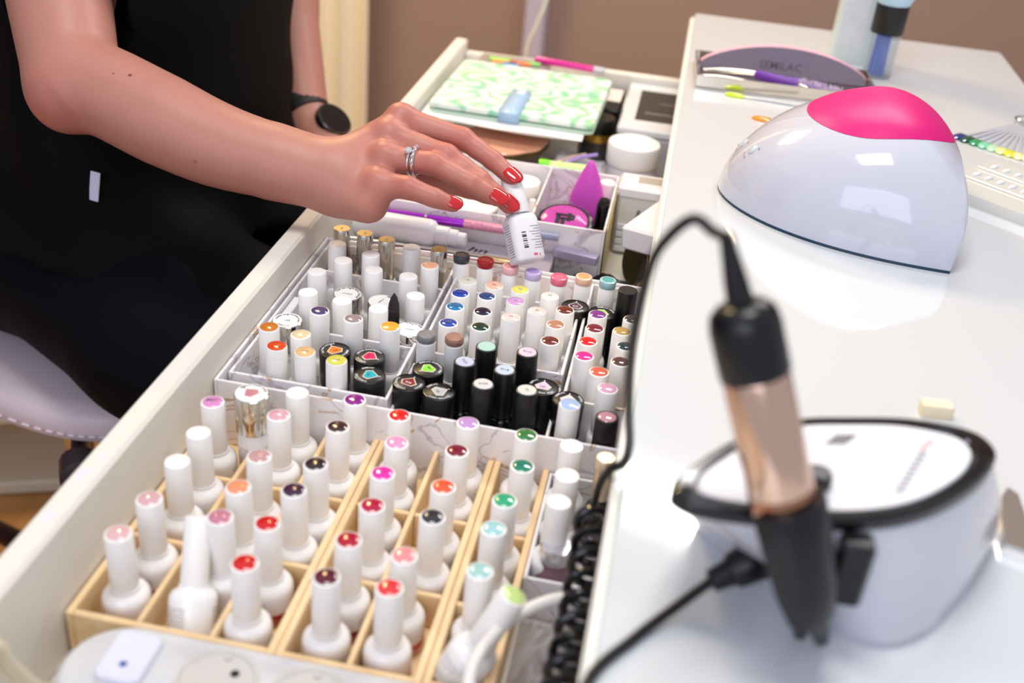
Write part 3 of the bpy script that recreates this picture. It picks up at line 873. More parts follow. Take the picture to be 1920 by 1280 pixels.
# black cloth crumpled at the end of the channel
def crumple(name, x0, x1, y0, y1, z0, h, nx, ny, seed, amp, material, **k):
    g = G()
    for j in range(ny+1):
        for i in range(nx+1):
            u = i/nx; v = j/ny
            e = min(1, 6*min(u, 1-u, v, 1-v))
            n1 = noise.noise(Vector((u*5+seed, v*5, seed)))
            n2 = noise.noise(Vector((u*11, v*11+seed, 3.1)))
            g.v.append((x0+(x1-x0)*u, y0+(y1-y0)*v, z0 + 1.2 + h*(0.15+0.85*e)*(0.7+0.5*n1) + amp*n2*e))
    for j in range(ny):
        for i in range(nx):
            a = j*(nx+1)+i
            g.f.append((a, a+1, a+nx+2, a+nx+1))
    n = len(g.v)
    for j in range(ny+1):
        for i in range(nx+1):
            g.v.append((x0+(x1-x0)*i/nx, y0+(y1-y0)*j/ny, z0))
    for j in range(ny):
        for i in range(nx):
            a = n+j*(nx+1)+i
            g.f.append((a+nx+1, a+nx+2, a+1, a))
    border = [i for i in range(nx+1)] + [j*(nx+1)+nx for j in range(1, ny+1)] + [ny*(nx+1)+i for i in range(nx-1, -1, -1)] + [j*(nx+1) for j in range(ny-1, 0, -1)]
    for a, b_ in zip(border, border[1:]+border[:1]):
        g.f.append((a, n+a, n+b_, b_))
    cx, cy = (x0+x1)/2, (y0+y1)/2
    g.v = [(x-cx, y-cy, z-z0) for x, y, z in g.v]
    return place(name, g.mesh(name), material, None, (cx, cy, z0), **k)
crumple('black_cloth', -82, 22, 810, 884, 620.3, 30, 34, 26, 2.3, 7, mat('black_satin', '#17181c', 0.4), label='crumpled black cloth behind the turquoise jelly bottle', cat='cloth')
place('lavender_carton', G().box(-20, 20, -5, 5, 0, 8, 0.6).mesh('lavender_carton'), mat('lavender_foil_card', '#b3a8c4', 0.3, metal=0.3), None, (-66, 880.5, 655), (0, 0, -0.15), 'small shiny lavender carton on the black cloth', 'carton')

# ------------------------------------------------------------------ second marble box with two compartments
marble_box('divided_box', 'white marble print box with two compartments behind the pens', -244, -43.5, 890, 1027, 620.3, 682, walls=((-113, -111, 892.3, 1024.7, 681),))
t = thing('round_jar', 'small white round jar with an embossed lid in the marble box', 'jar', (-137, 1004, 622.2))
place('jar_body', ME('body', [(0, 0), (16, 0), (16.5, 1), (16.5, 38), (0, 38)], 32), mat('white_jar', '#eceae8', 0.35), t)
place('lid', ME('lid', [(0, 38.1), (17.4, 38.1), (17.6, 39), (17.6, 48.5), (17, 49.4), (0, 49.4)], 32), CAP_WHITE, t)
place('embossing', ME('embossing', [(6.2, 49.4), (6.0, 49.8), (5.0, 49.8), (4.8, 49.4)], 28), mat('embossed_grey', '#d5d3d6', 0.4), t)
t = thing('round_tin', 'white round tin with a silver rim under the little finger', 'tin', (-180, 948, 622.2))
place('tin_body', ME('body', [(0, 0), (29, 0), (29.5, 1), (29.5, 40), (28, 42), (0, 42)], 40), mat('white_tin', '#efecea', 0.3), t)
place('rim', ME('rim', [(29.6, 37), (30.2, 37.6), (30.2, 40), (29.6, 40.6)], 40), CHROME, t)
for i, (x, y, h) in enumerate(((-121, 960, 50), (-124.5, 934, 47), (-119.5, 919, 44))):
    place('cotton_stick', G().tube([(0, 0, 0), (0, 0, h-4), (0, 0, h)], [3, 3.2, 2.8], 14).mesh('cotton_stick'), CAP_WHITE, None, (x, y, 622.3), (0.02, 0.03, 0), ('tallest white round stick by the compartment divider', 'middle white round stick by the compartment divider', 'shortest white round stick by the compartment divider')[i], 'stick', 'white sticks in the marble box')
# pink powder compact on a black case
place('black_case', G().box(-28, 22, -31, 26, 0, 34, 3).mesh('black_case'), BLACK_PLASTIC, None, (-78.5, 927, 622.2), (0, 0, 0.1), 'black square case under the pink compact', 'case')
t = thing('powder_compact', 'round compact with bright pink powder and a clear lid', 'compact', (-84, 925, 663), (math.radians(14), 0, 0))
place('base', ME('base', [(0, 0), (25.5, 0), (26.5, 1.2), (26.5, 8), (25.5, 9), (0, 9)], 40), BLACK_GLOSS, t)
place('powder', ME('powder', [(0, 9.1), (21.5, 9.1), (21.5, 10.4), (20.5, 11.2), (0, 11.4)], 40), mat('hot_pink_powder', '#e23fb4', 0.5), t)
place('clear_lid', ME('clear_lid', [(25.2, 9.1), (25.2, 12.6), (23.5, 14.2), (12, 15.4), (0, 15.6), (0, 15.0), (12, 14.7), (22.8, 13.5), (24.4, 12.2), (24.4, 9.1)], 40), CLEAR, t)
g = G()
for bx in ((-8, -4, -8, 7), (-3, 1, -9, 2), (2, 6, -3, 9), (-9, 8, 4, 7), (-7, 9, -1, 1.5), (6.5, 9.5, 0, 7)):
    g.box(bx[0], bx[1], bx[2], bx[3], 11.3, 11.75)
place('printed_emblem', g.mesh('printed_emblem', False), INK, t)
# magenta silicone teardrop
g = G()
prof = [(0, 0), (10, 0.5), (15, 8), (18.2, 22), (18.6, 36), (16.8, 50), (12.6, 64), (8.0, 76), (4.6, 84), (2.2, 87.5), (0, 88.5)]
g.lathe(prof, 36)
g.v = [(x, y*0.55, z) for x, y, z in g.v]
t = thing('teardrop_sponge_holder', 'magenta silicone teardrop standing upright in the marble box', 'sponge holder', (-70, 983, 622.3))
place('shell', g.mesh('shell'), mat('magenta_silicone', '#e25bd0', 0.35, sss=0.3), t)
place('slot', G().tube([(0, -9.6, 14), (0, -9.4, 30), (0, -7.6, 46), (0, -4.2, 62)], [1.6, 1.8, 1.7, 1.4], 10).mesh('slot'), mat('dark_magenta', '#a83a9e', 0.4), t)
t = thing('lip_gloss', 'black glossy tube beside the magenta teardrop', 'tube', (-54.5, 953, 622.3), (0, math.radians(3), 0))
place('tube_body', ME('tube', [(0, 0), (6.2, 0), (6.6, 1), (6.6, 40), (0, 40)], 24), BLACK_GLOSS, t)
place('tube_cap', ME('tube_cap', [(0, 40.1), (6.4, 40.1), (6.4, 58), (4.6, 64), (0, 65)], 24), BLACK_GLOSS, t)
t = thing('purple_tube', 'purple tube with a white cap in the corner of the marble box', 'tube', (-53.5, 1004, 622.3))
place('tube_body', ME('tube', [(0, 0), (7.5, 0), (8, 1), (8, 45), (0, 45)], 24), mat('purple_plastic', '#a02fb0', 0.3), t)
place('tube_cap', ME('tube_cap', [(0, 45.1), (7.8, 45.1), (7.8, 60), (7, 61), (0, 61)], 24), CAP_WHITE, t)

# ------------------------------------------------------------------ things squeezed between the marble box and the desk
t = thing('tip_case', 'white upright plastic case with black handwriting print', 'case', (-10, 998, 620.3))
place('case_body', G().box(-31, 31, -18, 18, 0, 68, 3).mesh('case_body'), mat('case_white', '#dedbd9', 0.35), t)
place('lid', G().box(-32, 32, -19, 19, 58, 71, 3).mesh('lid'), mat('lid_white', '#efeff1', 0.3), t)
place('window', G().box(-14, 26, -5, 12, 71, 71.3).mesh('window', False), mat('beige_window', '#b9b0a2', 0.3), t)
g = G()
text_flat(g, 'Regenere', 9.0, lambda x, y: (2 + x*0.75 + y*0.25, -18.25, 45 + y*1.1))
place('lettering', g.mesh('lettering', False), INK, t)
for r in range(4):
    for c_ in range(4):
        place('clear_cell', G().box(-28+14*c_, -16+14*c_, -21, -18.4, 4+7.5*r, 10.2+7.5*r, 0.5).mesh('clear_cell'), mat('frosted_cell', '#dfe2ea', 0.3), t)
place('paper_strip', G().box(-0.3, 0.3, -55, 55, 0, 62).mesh('paper_strip', False), mat('yellowish_paper', '#d6c68e', 0.6), None, (-41.9, 950, 620.4), (0, math.radians(-0.4), 0), 'yellowish strip of paper standing beside the marble box', 'paper')
t = thing('black_gold_jar', 'black round jar with a gold ring lying under the white block', 'jar', (-2, 915, 645.5), (math.radians(80), 0, math.radians(-60)))
place('jar_body', ME('body', [(0, -16), (20, -16), (21, -14), (21, 14), (20, 16), (0, 16)], 32), BLACK_GLOSS, t)
place('gold_ring', ME('gold_ring', [(21.1, 8), (21.9, 8.6), (21.9, 13), (21.1, 13.6)], 32), mat('gold', '#d8a84a', 0.25, metal=1.0), t)
place('buffer_block', G().box(-18, 34, -38, 38, 0, 22, 2).mesh('buffer_block'), mat('white_buffer', '#f0eef0', 0.6), None, (3, 926, 667.5), (math.radians(3), math.radians(-4), math.radians(-24)), 'white rectangular buffer block lying on the black jar', 'buffer')

# ------------------------------------------------------------------ far part of the drawer
def tube_thing(name, label, cat, p0, p1, r, m, seg=20):
    p0 = Vector(p0); p1 = Vector(p1)
    g = G().tube([(0, 0, 0), tuple(p1-p0)], r, seg)
    return place(name, g.mesh(name), m, None, tuple(p0), label=label, cat=cat)
t = thing('cream_jar', 'white round cream jar with a broad lid near the desk', 'jar', (-37.5, 1134, 620.3))
place('jar_body', ME('body', [(0, 0), (26, 0), (27, 1.5), (27, 36), (25.5, 38), (0, 38)], 40), mat('jar_lilac_white', '#d9d4df', 0.3), t)
place('lid', ME('lid', [(0, 38.2), (28.2, 38.2), (28.6, 39), (28.6, 58), (27.6, 60), (26, 60.4), (0, 60.4)], 40), mat('jar_lid', '#f2f0f2', 0.4), t)
g = G(); text_flat(g, 'Premium', 8, lambda x, y: (27.3*math.sin(0.35+x/27.3), -27.3*math.cos(0.35+x/27.3), 14+y))
place('lettering', g.mesh('lettering', False), GREY_INK, t)
t = thing('clear_tip_box', 'clear plastic box with a black label at the desk edge', 'box', (-10, 1262, 620.3))
place('box_body', G().box(-50, 60, -84, 84, 0, 52, 3).mesh('box_body'), mat('frosted_box', '#d7d5da', 0.25, trans=0.3), t)
place('lid', G().box(-51, 61, -85, 85, 52.1, 61, 2).mesh('lid'), mat('clear_lid_white', '#e3e3e8', 0.15, coat=0.6), t)
place('black_label', G().box(-34, 30, -55, 58, 61.05, 61.4).mesh('black_label', False), mat('black_label', '#3a3431', 0.5), t)
g = G()
text_flat(g, 'PROFESSIONAL', 7.5, lambda x, y: (-1 + x*0.9, -28 + y, 61.6))
text_flat(g, 'CONTROL', 6, lambda x, y: (5 + x, 12 + y, 61.6))
place('lettering', g.mesh('lettering', False), mat('pale_grey_ink', '#a9a39e', 0.5), t)
# black case with a card, black jar with gold band
t = thing('black_case', 'black upright case with a printed white card on top, beside the wallet', 'case', (-82, 1300, 620.3))
place('case_body', G().box(-16, 16, -44, 44, 0, 52, 2).mesh('case_body'), BLACK_PLASTIC, t)
place('card', G().box(-16, 15, -12, 36, 52.1, 53, 0.3).mesh('card'), mat('card_pinkish', '#f0dcd4', 0.5), t)
place('black_spot', ME('spot', [(7, 53), (7, 53.4), (0, 53.4)], 24, -7, 14), BLACK_PLASTIC, t)
t = thing('black_jar', 'squat black jar with a gold collar behind the cream jar', 'jar', (-84, 1227, 620.3))
place('jar_body', ME('body', [(0, 0), (17, 0), (18, 1), (18, 26), (0, 26)], 32), mat('smoky_glass', '#3c3a38', 0.1, coat=0.6), t)
place('gold_collar', ME('collar', [(0, 26.1), (18.6, 26.1), (19, 27), (19, 35), (0, 35)], 32), mat('gold', '#d8a84a', 0.25, metal=1.0), t)
place('lid', ME('lid', [(0, 35.1), (18, 35.1), (18.4, 36), (18.4, 50), (17, 52), (0, 52)], 32), BLACK_GLOSS, t)
# white storage box that carries the wallet
place('storage_box', G().box(-84, 83, -82, 82, 0, 62.2, 2).mesh('storage_box'), mat('white_card_box', '#dfd9cf', 0.5), None, (-187, 1262.5, 620.3), (0, 0, 0), 'white cardboard box under the mint wallet', 'box')

def wallet_mat():
    m = bpy.data.materials.new('mint_leaf_print')
    m.use_nodes = True
    nt = m.node_tree
    b = nt.nodes['Principled BSDF']
    b.inputs['Roughness'].default_value = 0.3
    b.inputs['Coat Weight'].default_value = 0.3
    tc = nt.nodes.new('ShaderNodeTexCoord')
    sp = nt.nodes.new('ShaderNodeSeparateXYZ')
    nt.links.new(tc.outputs['Object'], sp.inputs[0])
    def mth(op, a, b_=None):
        n = nt.nodes.new('ShaderNodeMath'); n.operation = op
        for i, x in enumerate((a, b_)):
            if x is None: continue
            if isinstance(x, (int, float)): n.inputs[i].default_value = x
            else: nt.links.new(x, n.inputs[i])
        return n.outputs[0]
    # chevrons of brush strokes pointing to the right
    ny = mth('PINGPONG', mth('MULTIPLY', sp.outputs['Y'], 1.0), 0.024)
    nz = nt.nodes.new('ShaderNodeTexNoise')
    nz.inputs['Scale'].default_value = 28
    nz.inputs['Detail'].default_value = 2
    nt.links.new(tc.outputs['Object'], nz.inputs['Vector'])
    wob = mth('MULTIPLY', mth('SUBTRACT', nz.outputs['Fac'], 0.5), 0.085)
    ph = mth('ADD', mth('ADD', sp.outputs['X'], mth('MULTIPLY', ny, 1.1)), wob)
    st = mth('SINE', mth('MULTIPLY', ph, 230.0))
    n2 = nt.nodes.new('ShaderNodeTexNoise')
    n2.inputs['Scale'].default_value = 40
    n2.inputs['Detail'].default_value = 3
    nt.links.new(tc.outputs['Object'], n2.inputs['Vector'])
    f = nt.nodes.new('ShaderNodeMapRange')
    f.inputs['From Min'].default_value = 0.38
    f.inputs['From Max'].default_value = 0.78
    nt.links.new(mth('ADD', mth('MULTIPLY', st, 0.26), mth('MULTIPLY', n2.outputs['Fac'], 1.0)), f.inputs['Value'])
    r = nt.nodes.new('ShaderNodeValToRGB')
    r.color_ramp.elements[0].position = 0.3; r.color_ramp.elements[0].color = lin('#7fd3b9')
    r.color_ramp.elements[1].position = 0.72; r.color_ramp.elements[1].color = lin('#a9dca6')
    n3 = nt.nodes.new('ShaderNodeTexNoise'); n3.inputs['Scale'].default_value = 14
    nt.links.new(tc.outputs['Object'], n3.inputs['Vector'])
    nt.links.new(n3.outputs['Fac'], r.inputs['Fac'])
    mx = nt.nodes.new('ShaderNodeMix'); mx.data_type = 'RGBA'
    mx.inputs['A'].default_value = lin('#eef6ee')
    nt.links.new(f.outputs['Result'], mx.inputs['Factor'])
    nt.links.new(r.outputs['Color'], mx.inputs['B'])
    nt.links.new(mx.outputs['Result'], b.inputs['Base Color'])
    return m
t = thing('wallet', 'mint green wallet with leaf brush strokes and a pale blue clasp', 'wallet', (-172, 1205, 687.6), (math.radians(0.3), 0, math.radians(-1.0)))
g = G().prism(round_rect(0, 0, 91, 86, 7, 5), 5.6, 10.4, 1.2)
place('cover', g.mesh('cover'), wallet_mat(), t)
place('lining', G().prism(round_rect(0, 1.5, 88, 83, 6, 5), 3.4, 5.5).mesh('lining'), mat('dark_green_lining', '#2f8a6c', 0.5), t)
place('back_cover', G().prism(round_rect(0, 0, 91, 86, 7, 5), 0.1, 3.3, 0.8).mesh('back_cover'), mat('pale_mint_leather', '#c5e0c8', 0.4), t)
cl = place('clasp', G().add(*(lambda P: ([(x, y, z) for x, y, z in P], [(i, i+1, i+3, i+2) if False else (2*i, 2*i+1, 2*i+3, 2*i+2) for i in range(len(P)//2-1)]))(
    [p for (y, z, w) in ((-7, 11.5, 5), (-9, 11.9, 9), (-14, 12.1, 11), (-40, 12.0, 11.3), (-70, 11.9, 11.5), (-85, 11.3, 11.5), (-88, 9, 11.5), (-88.6, 4, 11.5), (-87.2, 0.8, 11.5)) for p in ((-w-1, y, z), (w-1, y, z))])).mesh('clasp'), mat('pale_blue_leather', '#a9c7e6', 0.35), t)
cl.modifiers.new('thick', 'SOLIDIFY').thickness = 0.0012
place('snap_button', ME('snap', [(5.6, 12.2), (5.4, 13.3), (3.5, 13.9), (0, 14.1)], 24, -1, -17), mat('pearl_button', '#e8f4f6', 0.15, coat=0.6), t)
# white folded tissue that sticks out under the wallet
g = G()
for i in range(41):
    u = i/40
    x = -181 + 178*(u-0.5)
    yf = 1107 + 2.5*math.sin(u*7) - 3*u
    for yy, zz in ((yf, 682.9), (yf-0.8, 685.0+1.0*math.sin(u*11)), (yf+3, 686.6+0.5*math.sin(u*11)), (yf+10, 687.2), (1190, 687.2), (1190, 682.9)):
        g.v.append((x, yy, zz))
for i in range(40):
    for k in range(6):
        a = i*6+k; b_ = i*6+(k+1) % 6
        g.f.append((a, b_, b_+6, a+6))
g.f.append(tuple(range(5, -1, -1))); g.f.append(tuple(range(240, 246)))
place('folded_tissue', g.mesh('folded_tissue'), mat('white_tissue', '#f6f4f2', 0.8, bump=0.3, bump_scale=300), None, (0, 0, 0), label='white folded tissue sticking out under the mint wallet', cat='tissue')
# peach resin coaster with a glittering edge on a frosted pouch
crumple('frosted_pouch', -236, -92, 1036, 1172, 620.3, 33, 30, 28, 7.7, 3, mat('frosted_pouch', '#cfc9cd', 0.25, trans=0.25), label='frosted plastic pouch under the peach coaster', cat='pouch')
t = thing('resin_coaster', 'oval peach resin coaster with a black and gold glitter edge', 'coaster', (-176, 1122, 661.5), (math.radians(1), 0, 0.2))
def wob(r, n=48):
    return [((r+2.2*math.sin(3*a+0.6)+1.2*math.sin(7*a))*math.cos(a), (r*0.93+2.2*math.sin(3*a+0.6)+1.2*math.sin(7*a))*math.sin(a)) for a in [2*math.pi*k/n for k in range(n)]]
place('resin_disc', G().prism(wob(45.5), 0, 7.2, 0.8).mesh('resin_disc'), mat('peach_resin', '#e9a98a', 0.25, coat=0.5, noise_amt=0.05, noise_scale=30), t)
g = G(); P1 = wob(46.4); P2 = wob(45.2)
place('glitter_edge', G().loft([[(x, y, 0.5) for x, y in P1], [(x, y, 5.8) for x, y in P1]], False, False).mesh('glitter_edge'), mat('black_gold_glitter', '#5a4a2c', 0.3, metal=0.6, noise_amt=0.95, noise_scale=260, bump=0.8, bump_scale=400), t)
place('orange_file', G().box(-9, 9, -3, 3, 0, 3, 0.5).mesh('orange_file'), mat('orange_foam', '#ee4f24', 0.6), None, (-175, 1059, 655.5), (0, 0, 0.1), 'small orange red nail file piece in front of the coaster', 'nail file')
# lime tube
t = thing('lime_tube', 'lime green translucent tube lying behind the marble box', 'tube', (-131, 1065+6, 652.0+11), (0, math.radians(90), math.radians(4)))
place('end_cap', ME('cap', [(0, 0), (7.2, 0), (7.6, 0.8), (7.6, 11), (0, 11)], 24), mat('lime_plastic', '#7fe02a', 0.35), t)
place('clear_barrel', ME('barrel', [(0, 11.1), (7.0, 11.1), (7.0, 50), (0, 50)], 24), mat('lime_clear', '#d2f09a', 0.3, noise_amt=0.12, noise_scale=200), t)
place('end_plug', ME('plug', [(0, 50.1), (7.3, 50.1), (7.3, 55), (5, 57), (0, 57)], 24), mat('lime_plastic', '#7fe02a', 0.35), t)
# clear bag with a purple stripe
t = thing('zip_bag', 'small clear zip bag with a purple stripe beside the cream jar', 'bag', (-92, 1096+10, 655))
g = G()
for i in range(13):
    for j in range(11):
        u = i/12; v = j/10
        g.v.append((-26+52*u, -28+56*v, 3+4*math.sin(3*u+2*v)+2.5*noise.noise(Vector((u*4, v*4, 1.7)))))
for i in range(12):
    for j in range(10):
        a = i*11+j
        g.f.append((a, a+11, a+12, a+1))
zb = place('film', g.mesh('film'), mat('bag_film', '#eceaf0', 0.2, trans=0.45), t)
zb.modifiers.new('thick', 'SOLIDIFY').thickness = 0.0006
place('purple_stripe', G().tube([(-14, -18, 9), (0, 0, 10.5), (16, 20, 8.5)], [2.0, 2.2, 2.0], 8).mesh('purple_stripe'), mat('soft_violet', '#b69ae0', 0.5), t)
place('peach_stripe', G().tube([(-22, -16, 7.5), (-8, 2, 9.5), (4, 18, 8)], [1.5, 1.6, 1.5], 8).mesh('peach_stripe'), mat('soft_peach', '#f3cdb0', 0.5), t)
# bag with bright files and the pink pen along the far side
t = thing('file_bag', 'clear bag of bright nail files along the far side of the drawer', 'bag', (-200, 1317, 682.7))
place('film', G().box(-52, 40, -22, 24, 0, 13, 5).mesh('film'), mat('bag_film_grey', '#c3b9b6', 0.25, trans=0.5), t)
for x, y, c_, w in ((-22, -4, '#9fe06a', 13), (-14, -14, '#f2a35a', 16), (4, -10, '#ee7f4e', 14), (20, -4, '#8fd07a', 9), (-6, -19, '#6fa0d8', 10)):
    place('bright_file', G().box(x-w, x+w, y-5, y+5, 13.1, 16, 1).mesh('bright_file'), mat('file_' + c_.strip('#'), c_, 0.5), t)
t = thing('pink_pen', 'hot pink pen with a clear end along the far side of the drawer', 'pen', (-176, 1322, 700.5), (0, math.radians(1.6), math.radians(-2)))
place('barrel', G().tube([(-4, 0, 0), (0, 0, 0), (70, 0, 0)], [2, 4.2, 4.0], 18).mesh('barrel'), mat('hot_pink_plastic', '#e62a9c', 0.25, coat=0.5), t)
place('clear_end', G().tube([(70.1, 0, 0), (82, 0, 0), (84, 0, 0)], [4.6, 4.6, 3], 18).mesh('clear_end'), mat('pearl_clear', '#eceaf2', 0.12, trans=0.4), t)
# white cable that rises behind the drawer
place('white_cable', G().tube(spline([(-170, 1385, 900), (-176, 1385, 811), (-181.4, 1385, 758), (-191, 1385, 724), (-201, 1385, 685), (-206, 1388, 560), (-206, 1395, 200), (-206, 1400, 6)], 6), 3.6, 12).mesh('white_cable'), mat('white_cable', '#ded6c6', 0.45), None, label='white cable hanging down behind the far side of the drawer', cat='cable')

# ------------------------------------------------------------------ things on the desk
DZ = 750.0
# --- UV nail lamp: half egg with a pink inlay
LX0, LX1, LYC, LW, LH = 44.0, 214.0, 862.0, 104.0, 96.0
def lamp_prof(x):
    t = max(0.0, min(1.0, (LX1+8-x)/(LX1+8-LX0)))
    w = LW*max(0.0, 1-t**2.3)**0.55
    h = LH*max(0.0, 1-t**2.25)**0.55*(1-0.30*min(1.0, max(0.0, (x-150)/(LX1-150)))**2)
    return w, h
def lamp_z(x, y, ex=2.3):
    w, h = lamp_prof(x)
    if w < 1e-3: return 0.0
    q = min(1.0, abs(y)/w)
    return h*max(0.0, 1-q**ex)**(1/ex)
t = thing('nail_lamp', 'white dome shaped nail lamp with a hot pink oval on top', 'lamp', (0, LYC, DZ))
g = G(); NS, NA = 54, 40
xs = [LX0 + (LX1-LX0)*(1-math.cos(math.pi/2*(i/NS)**0.9)) if False else LX0 + (LX1-LX0)*(i/NS)**1.7 for i in range(NS+1)]
loops = []
for x in xs:
    w, h = lamp_prof(x)
    w = max(w, 0.6); h = max(h, 0.4)
    L = []
    for k in range(NA+1):
        a = math.pi*k/NA
        c_, s_ = math.cos(a), math.sin(a)
        L.append((x, w*math.copysign(abs(c_)**(2/2.3), c_), 2.0 + h*abs(s_)**(2/2.3)))
    loops.append(L)
# bulging front
for dx, k in ((3, 0.99), (5, 0.96), (6.5, 0.9)):
    L0 = loops[NS]
    loops.append([(LX1+dx*math.sin(math.pi*min(1, max(0.0, p[2]/75))), p[1]*k, 2+(p[2]-2)*k) for p in L0])
g.loft(loops, True, True)
place('shell', g.mesh('shell'), mat('lamp_gloss_white', '#cbccd8', 0.1, coat=0.7), t)
# pink oval inlay
g = G(); cx, cy, ax_, ay_ = 158.0, 0.0, 57.0, 59.0
NR, NT = 12, 64
inl = []
for r_ in range(NR+1):
    ring = []
    for k in range(NT):
        a = 2*math.pi*k/NT
        rr = r_/NR
        x = cx + ax_*rr*math.cos(a); y = cy + ay_*rr*math.sin(a)
        x = min(x, LX1-0.5)
        ring.append((x, y, 2.0 + lamp_z(x, y) + 1.6*min(1.0, (1-rr)*7) + 0.4))
    inl.append(ring)
base_ring = [(p[0], p[1], p[2]-2.5) for p in inl[-1]]
g.loft(inl[1:][::-1] if False else [base_ring] + inl[::-1][:-1], False, True)
place('pink_inlay', g.mesh('pink_inlay'), mat('hot_pink_satin', '#d61576', 0.42, spec=0.35), t)
g = G()
bl = [(p[0], p[1]) for p in loops[8]]
outline = [(lx, -max(lamp_prof(lx)[0]+0.3, 0.5)) for lx in xs] + [(lx, max(lamp_prof(lx)[0], 0.5)) for lx in reversed(xs)]
place('base_plate', G().prism(outline, 0.05, 2.2).mesh('base_plate'), mat('dark_teal_base', '#173a52', 0.3), t)
# buttons and their print on the slope of the lamp
for bx, by, r in ((64.5, -20.7, 4.2), (58.6, 4, 4.2), (57.2, 30, 4.2)):
    z = lamp_z(bx, by)
    e = 0.6
    n = Vector((-(lamp_z(bx+e, by)-lamp_z(bx-e, by))/(2*e), -(lamp_z(bx, by+e)-lamp_z(bx, by-e))/(2*e), 1)).normalized()
    mtx = axis_matrix((bx, by, 2+z), n)
    place('button', G().lathe([(r, -1.0), (r, 0.5), (r*0.85, 0.9), (0, 0.95)], 24).xf(mtx).mesh('button'), mat('button_grey_blue', '#c3d0d8', 0.3), t)
    gl = G()
    text_flat(gl, 'SEC TIMER', 1.9, lambda x, y: ((8.6+y)*math.cos(-1.9+x/8.6), (8.6+y)*math.sin(-1.9+x/8.6), 0.35))
    gl.lathe([(0.9, 0.3), (0.9, 0.4), (0, 0.4)], 10, 6.5, 4)
    gl.xf(mtx)
    place('button_print', gl.mesh('button_print', False), mat('lavender_ink', '#8f8ba6', 0.5), t)

# --- steel tray with file, brush and spatulas
t = thing('steel_tray', 'shallow polished steel tray behind the nail lamp', 'tray', (108, 1184, DZ), (0, 0, math.radians(3)))
STEEL = mat('polished_steel', '#cfc8bb', 0.14, metal=1.0)
x0, x1, y0, y1 = -95, 92, -50, 46
place('tray_bottom', G().box(x0, x1, y0, y1, 0.1, 1.4, 0.4).mesh('tray_bottom'), STEEL, t)
place('tray_wall', G().box(x0, x1, y0, y0+1.5, 1.5, 14, 0.6).mesh('tray_wall'), STEEL, t)
place('tray_wall', G().box(x0, x1, y1-1.5, y1, 1.5, 14, 0.6).mesh('tray_wall'), STEEL, t)
place('tray_wall', G().box(x0, x0+1.5, y0+1.6, y1-1.6, 1.5, 14, 0.6).mesh('tray_wall'), STEEL, t)
place('tray_wall', G().box(x1-1.5, x1, y0+1.6, y1-1.6, 1.5, 14, 0.6).mesh('tray_wall'), STEEL, t)
# half-moon file standing on its edge
def moon(L, h, n=30):
    top = [(-L/2 + L*i/n, h*(1-(2*i/n-1)**2)**0.8 if 0 < i < n else 0) for i in range(n+1)]
    return [(L/2, -6), (-L/2, -6)][::-1] + [(x, y) for x, y in top][::-1]
def moon2(L, h, n=30):
    pts = [(-L/2, -7), (L/2, -7)]
    for i in range(n, -1, -1):
        pts.append((-L/2 + L*i/n, h*max(0, 1-(2*i/n-1)**2)**0.8))
    return pts
t = thing('nail_file', 'grey lavender half moon nail file with a pink core standing in the steel tray', 'nail file', (107, 1209, 759.3), (math.radians(96), 0, math.radians(3)))
place('abrasive_side', G().prism(moon2(178, 25), 3.6, 4.2).mesh('abrasive_side'), mat('grey_lavender_abrasive', '#8d8294', 0.8, noise_amt=0.12, noise_scale=200), t)
place('abrasive_side', G().prism(moon2(178, 25), -4.2, -3.6).mesh('abrasive_side'), mat('grey_lavender_abrasive', '#8d8294', 0.8), t)
place('foam_core', G().prism(moon2(178.6, 25.4), -3.55, 3.55).mesh('foam_core'), mat('pink_foam', '#d9a8b8', 0.7), t)
g = G(); text_flat(g, 'SEMILAC', 12, lambda x, y: (-4+x, 5+y, 4.35))
place('lettering', g.mesh('lettering', False), mat('file_print', '#6a6070', 0.6), t)
t = thing('nail_brush', 'purple handled brush with pale bristles lying in the steel tray', 'brush', (113, 1168, 757.4), (0, math.radians(4), math.radians(-8)))
place('handle', G().tube([(-38, 0, 0), (-34, 0, 0), (-6, 0, 0), (8, 0, 0)], [3, 5, 5, 6.5], 16).mesh('handle'), mat('purple_handle', '#6d2f9e', 0.35), t)
g = G(); rn = random.Random(5)
for i in range(260):
    x = 8 + rn.random()*46; a = rn.uniform(0, math.pi); L = rn.uniform(6.0, 8.5)
    d = Vector((rn.uniform(-.15, .15), math.cos(a), math.sin(a)))
    g.tube([(x, 0, 0), tuple(Vector((x, 0, 0))+d*L)], 0.35, 4)
b_ = place('bristles', g.mesh('bristles', False), mat('pale_lilac_bristle', '#dcc8e6', 0.5), t)
b_['kind'] = 'stuff'
place('core', G().tube([(8.1, 0, 0), (56, 0, 0)], 2.2, 10).mesh('core'), mat('purple_handle', '#6d2f9e', 0.35), t)
place('spatula', G().tube(spline([(-55, 0, 0), (-30, 2, 1.5), (10, 1, 0.5), (52, -4, 1)], 6), lerpv([3.8, 4, 3.2, 2.4], 19), 12).mesh('spatula'), mat('ivory_metal', '#e4dccb', 0.2, metal=0.5), None, (72, 1146, 755.8), label='ivory handled spatula lying along the near wall of the steel tray', cat='spatula')
place('tweezers', G().tube(spline([(-50, 6, 0), (-20, 9, 3), (20, 2, 5), (60, -9, 1)], 6), lerpv([2.6, 2.8, 2.2, 1.4], 19), 10).mesh('tweezers'), STEEL, None, (72, 1172, 755.2), label='thin steel tweezers lying at the left end of the steel tray', cat='tweezers')
place('mint_file', G().box(-35, 35, -4, 4, 0, 4, 1).mesh('mint_file'), mat('mint_foam', '#bfe3d8', 0.6), None, (160, 1143, 751.7), (0, 0, math.radians(-3)), 'pale mint nail file at the near right end of the steel tray', 'nail file')
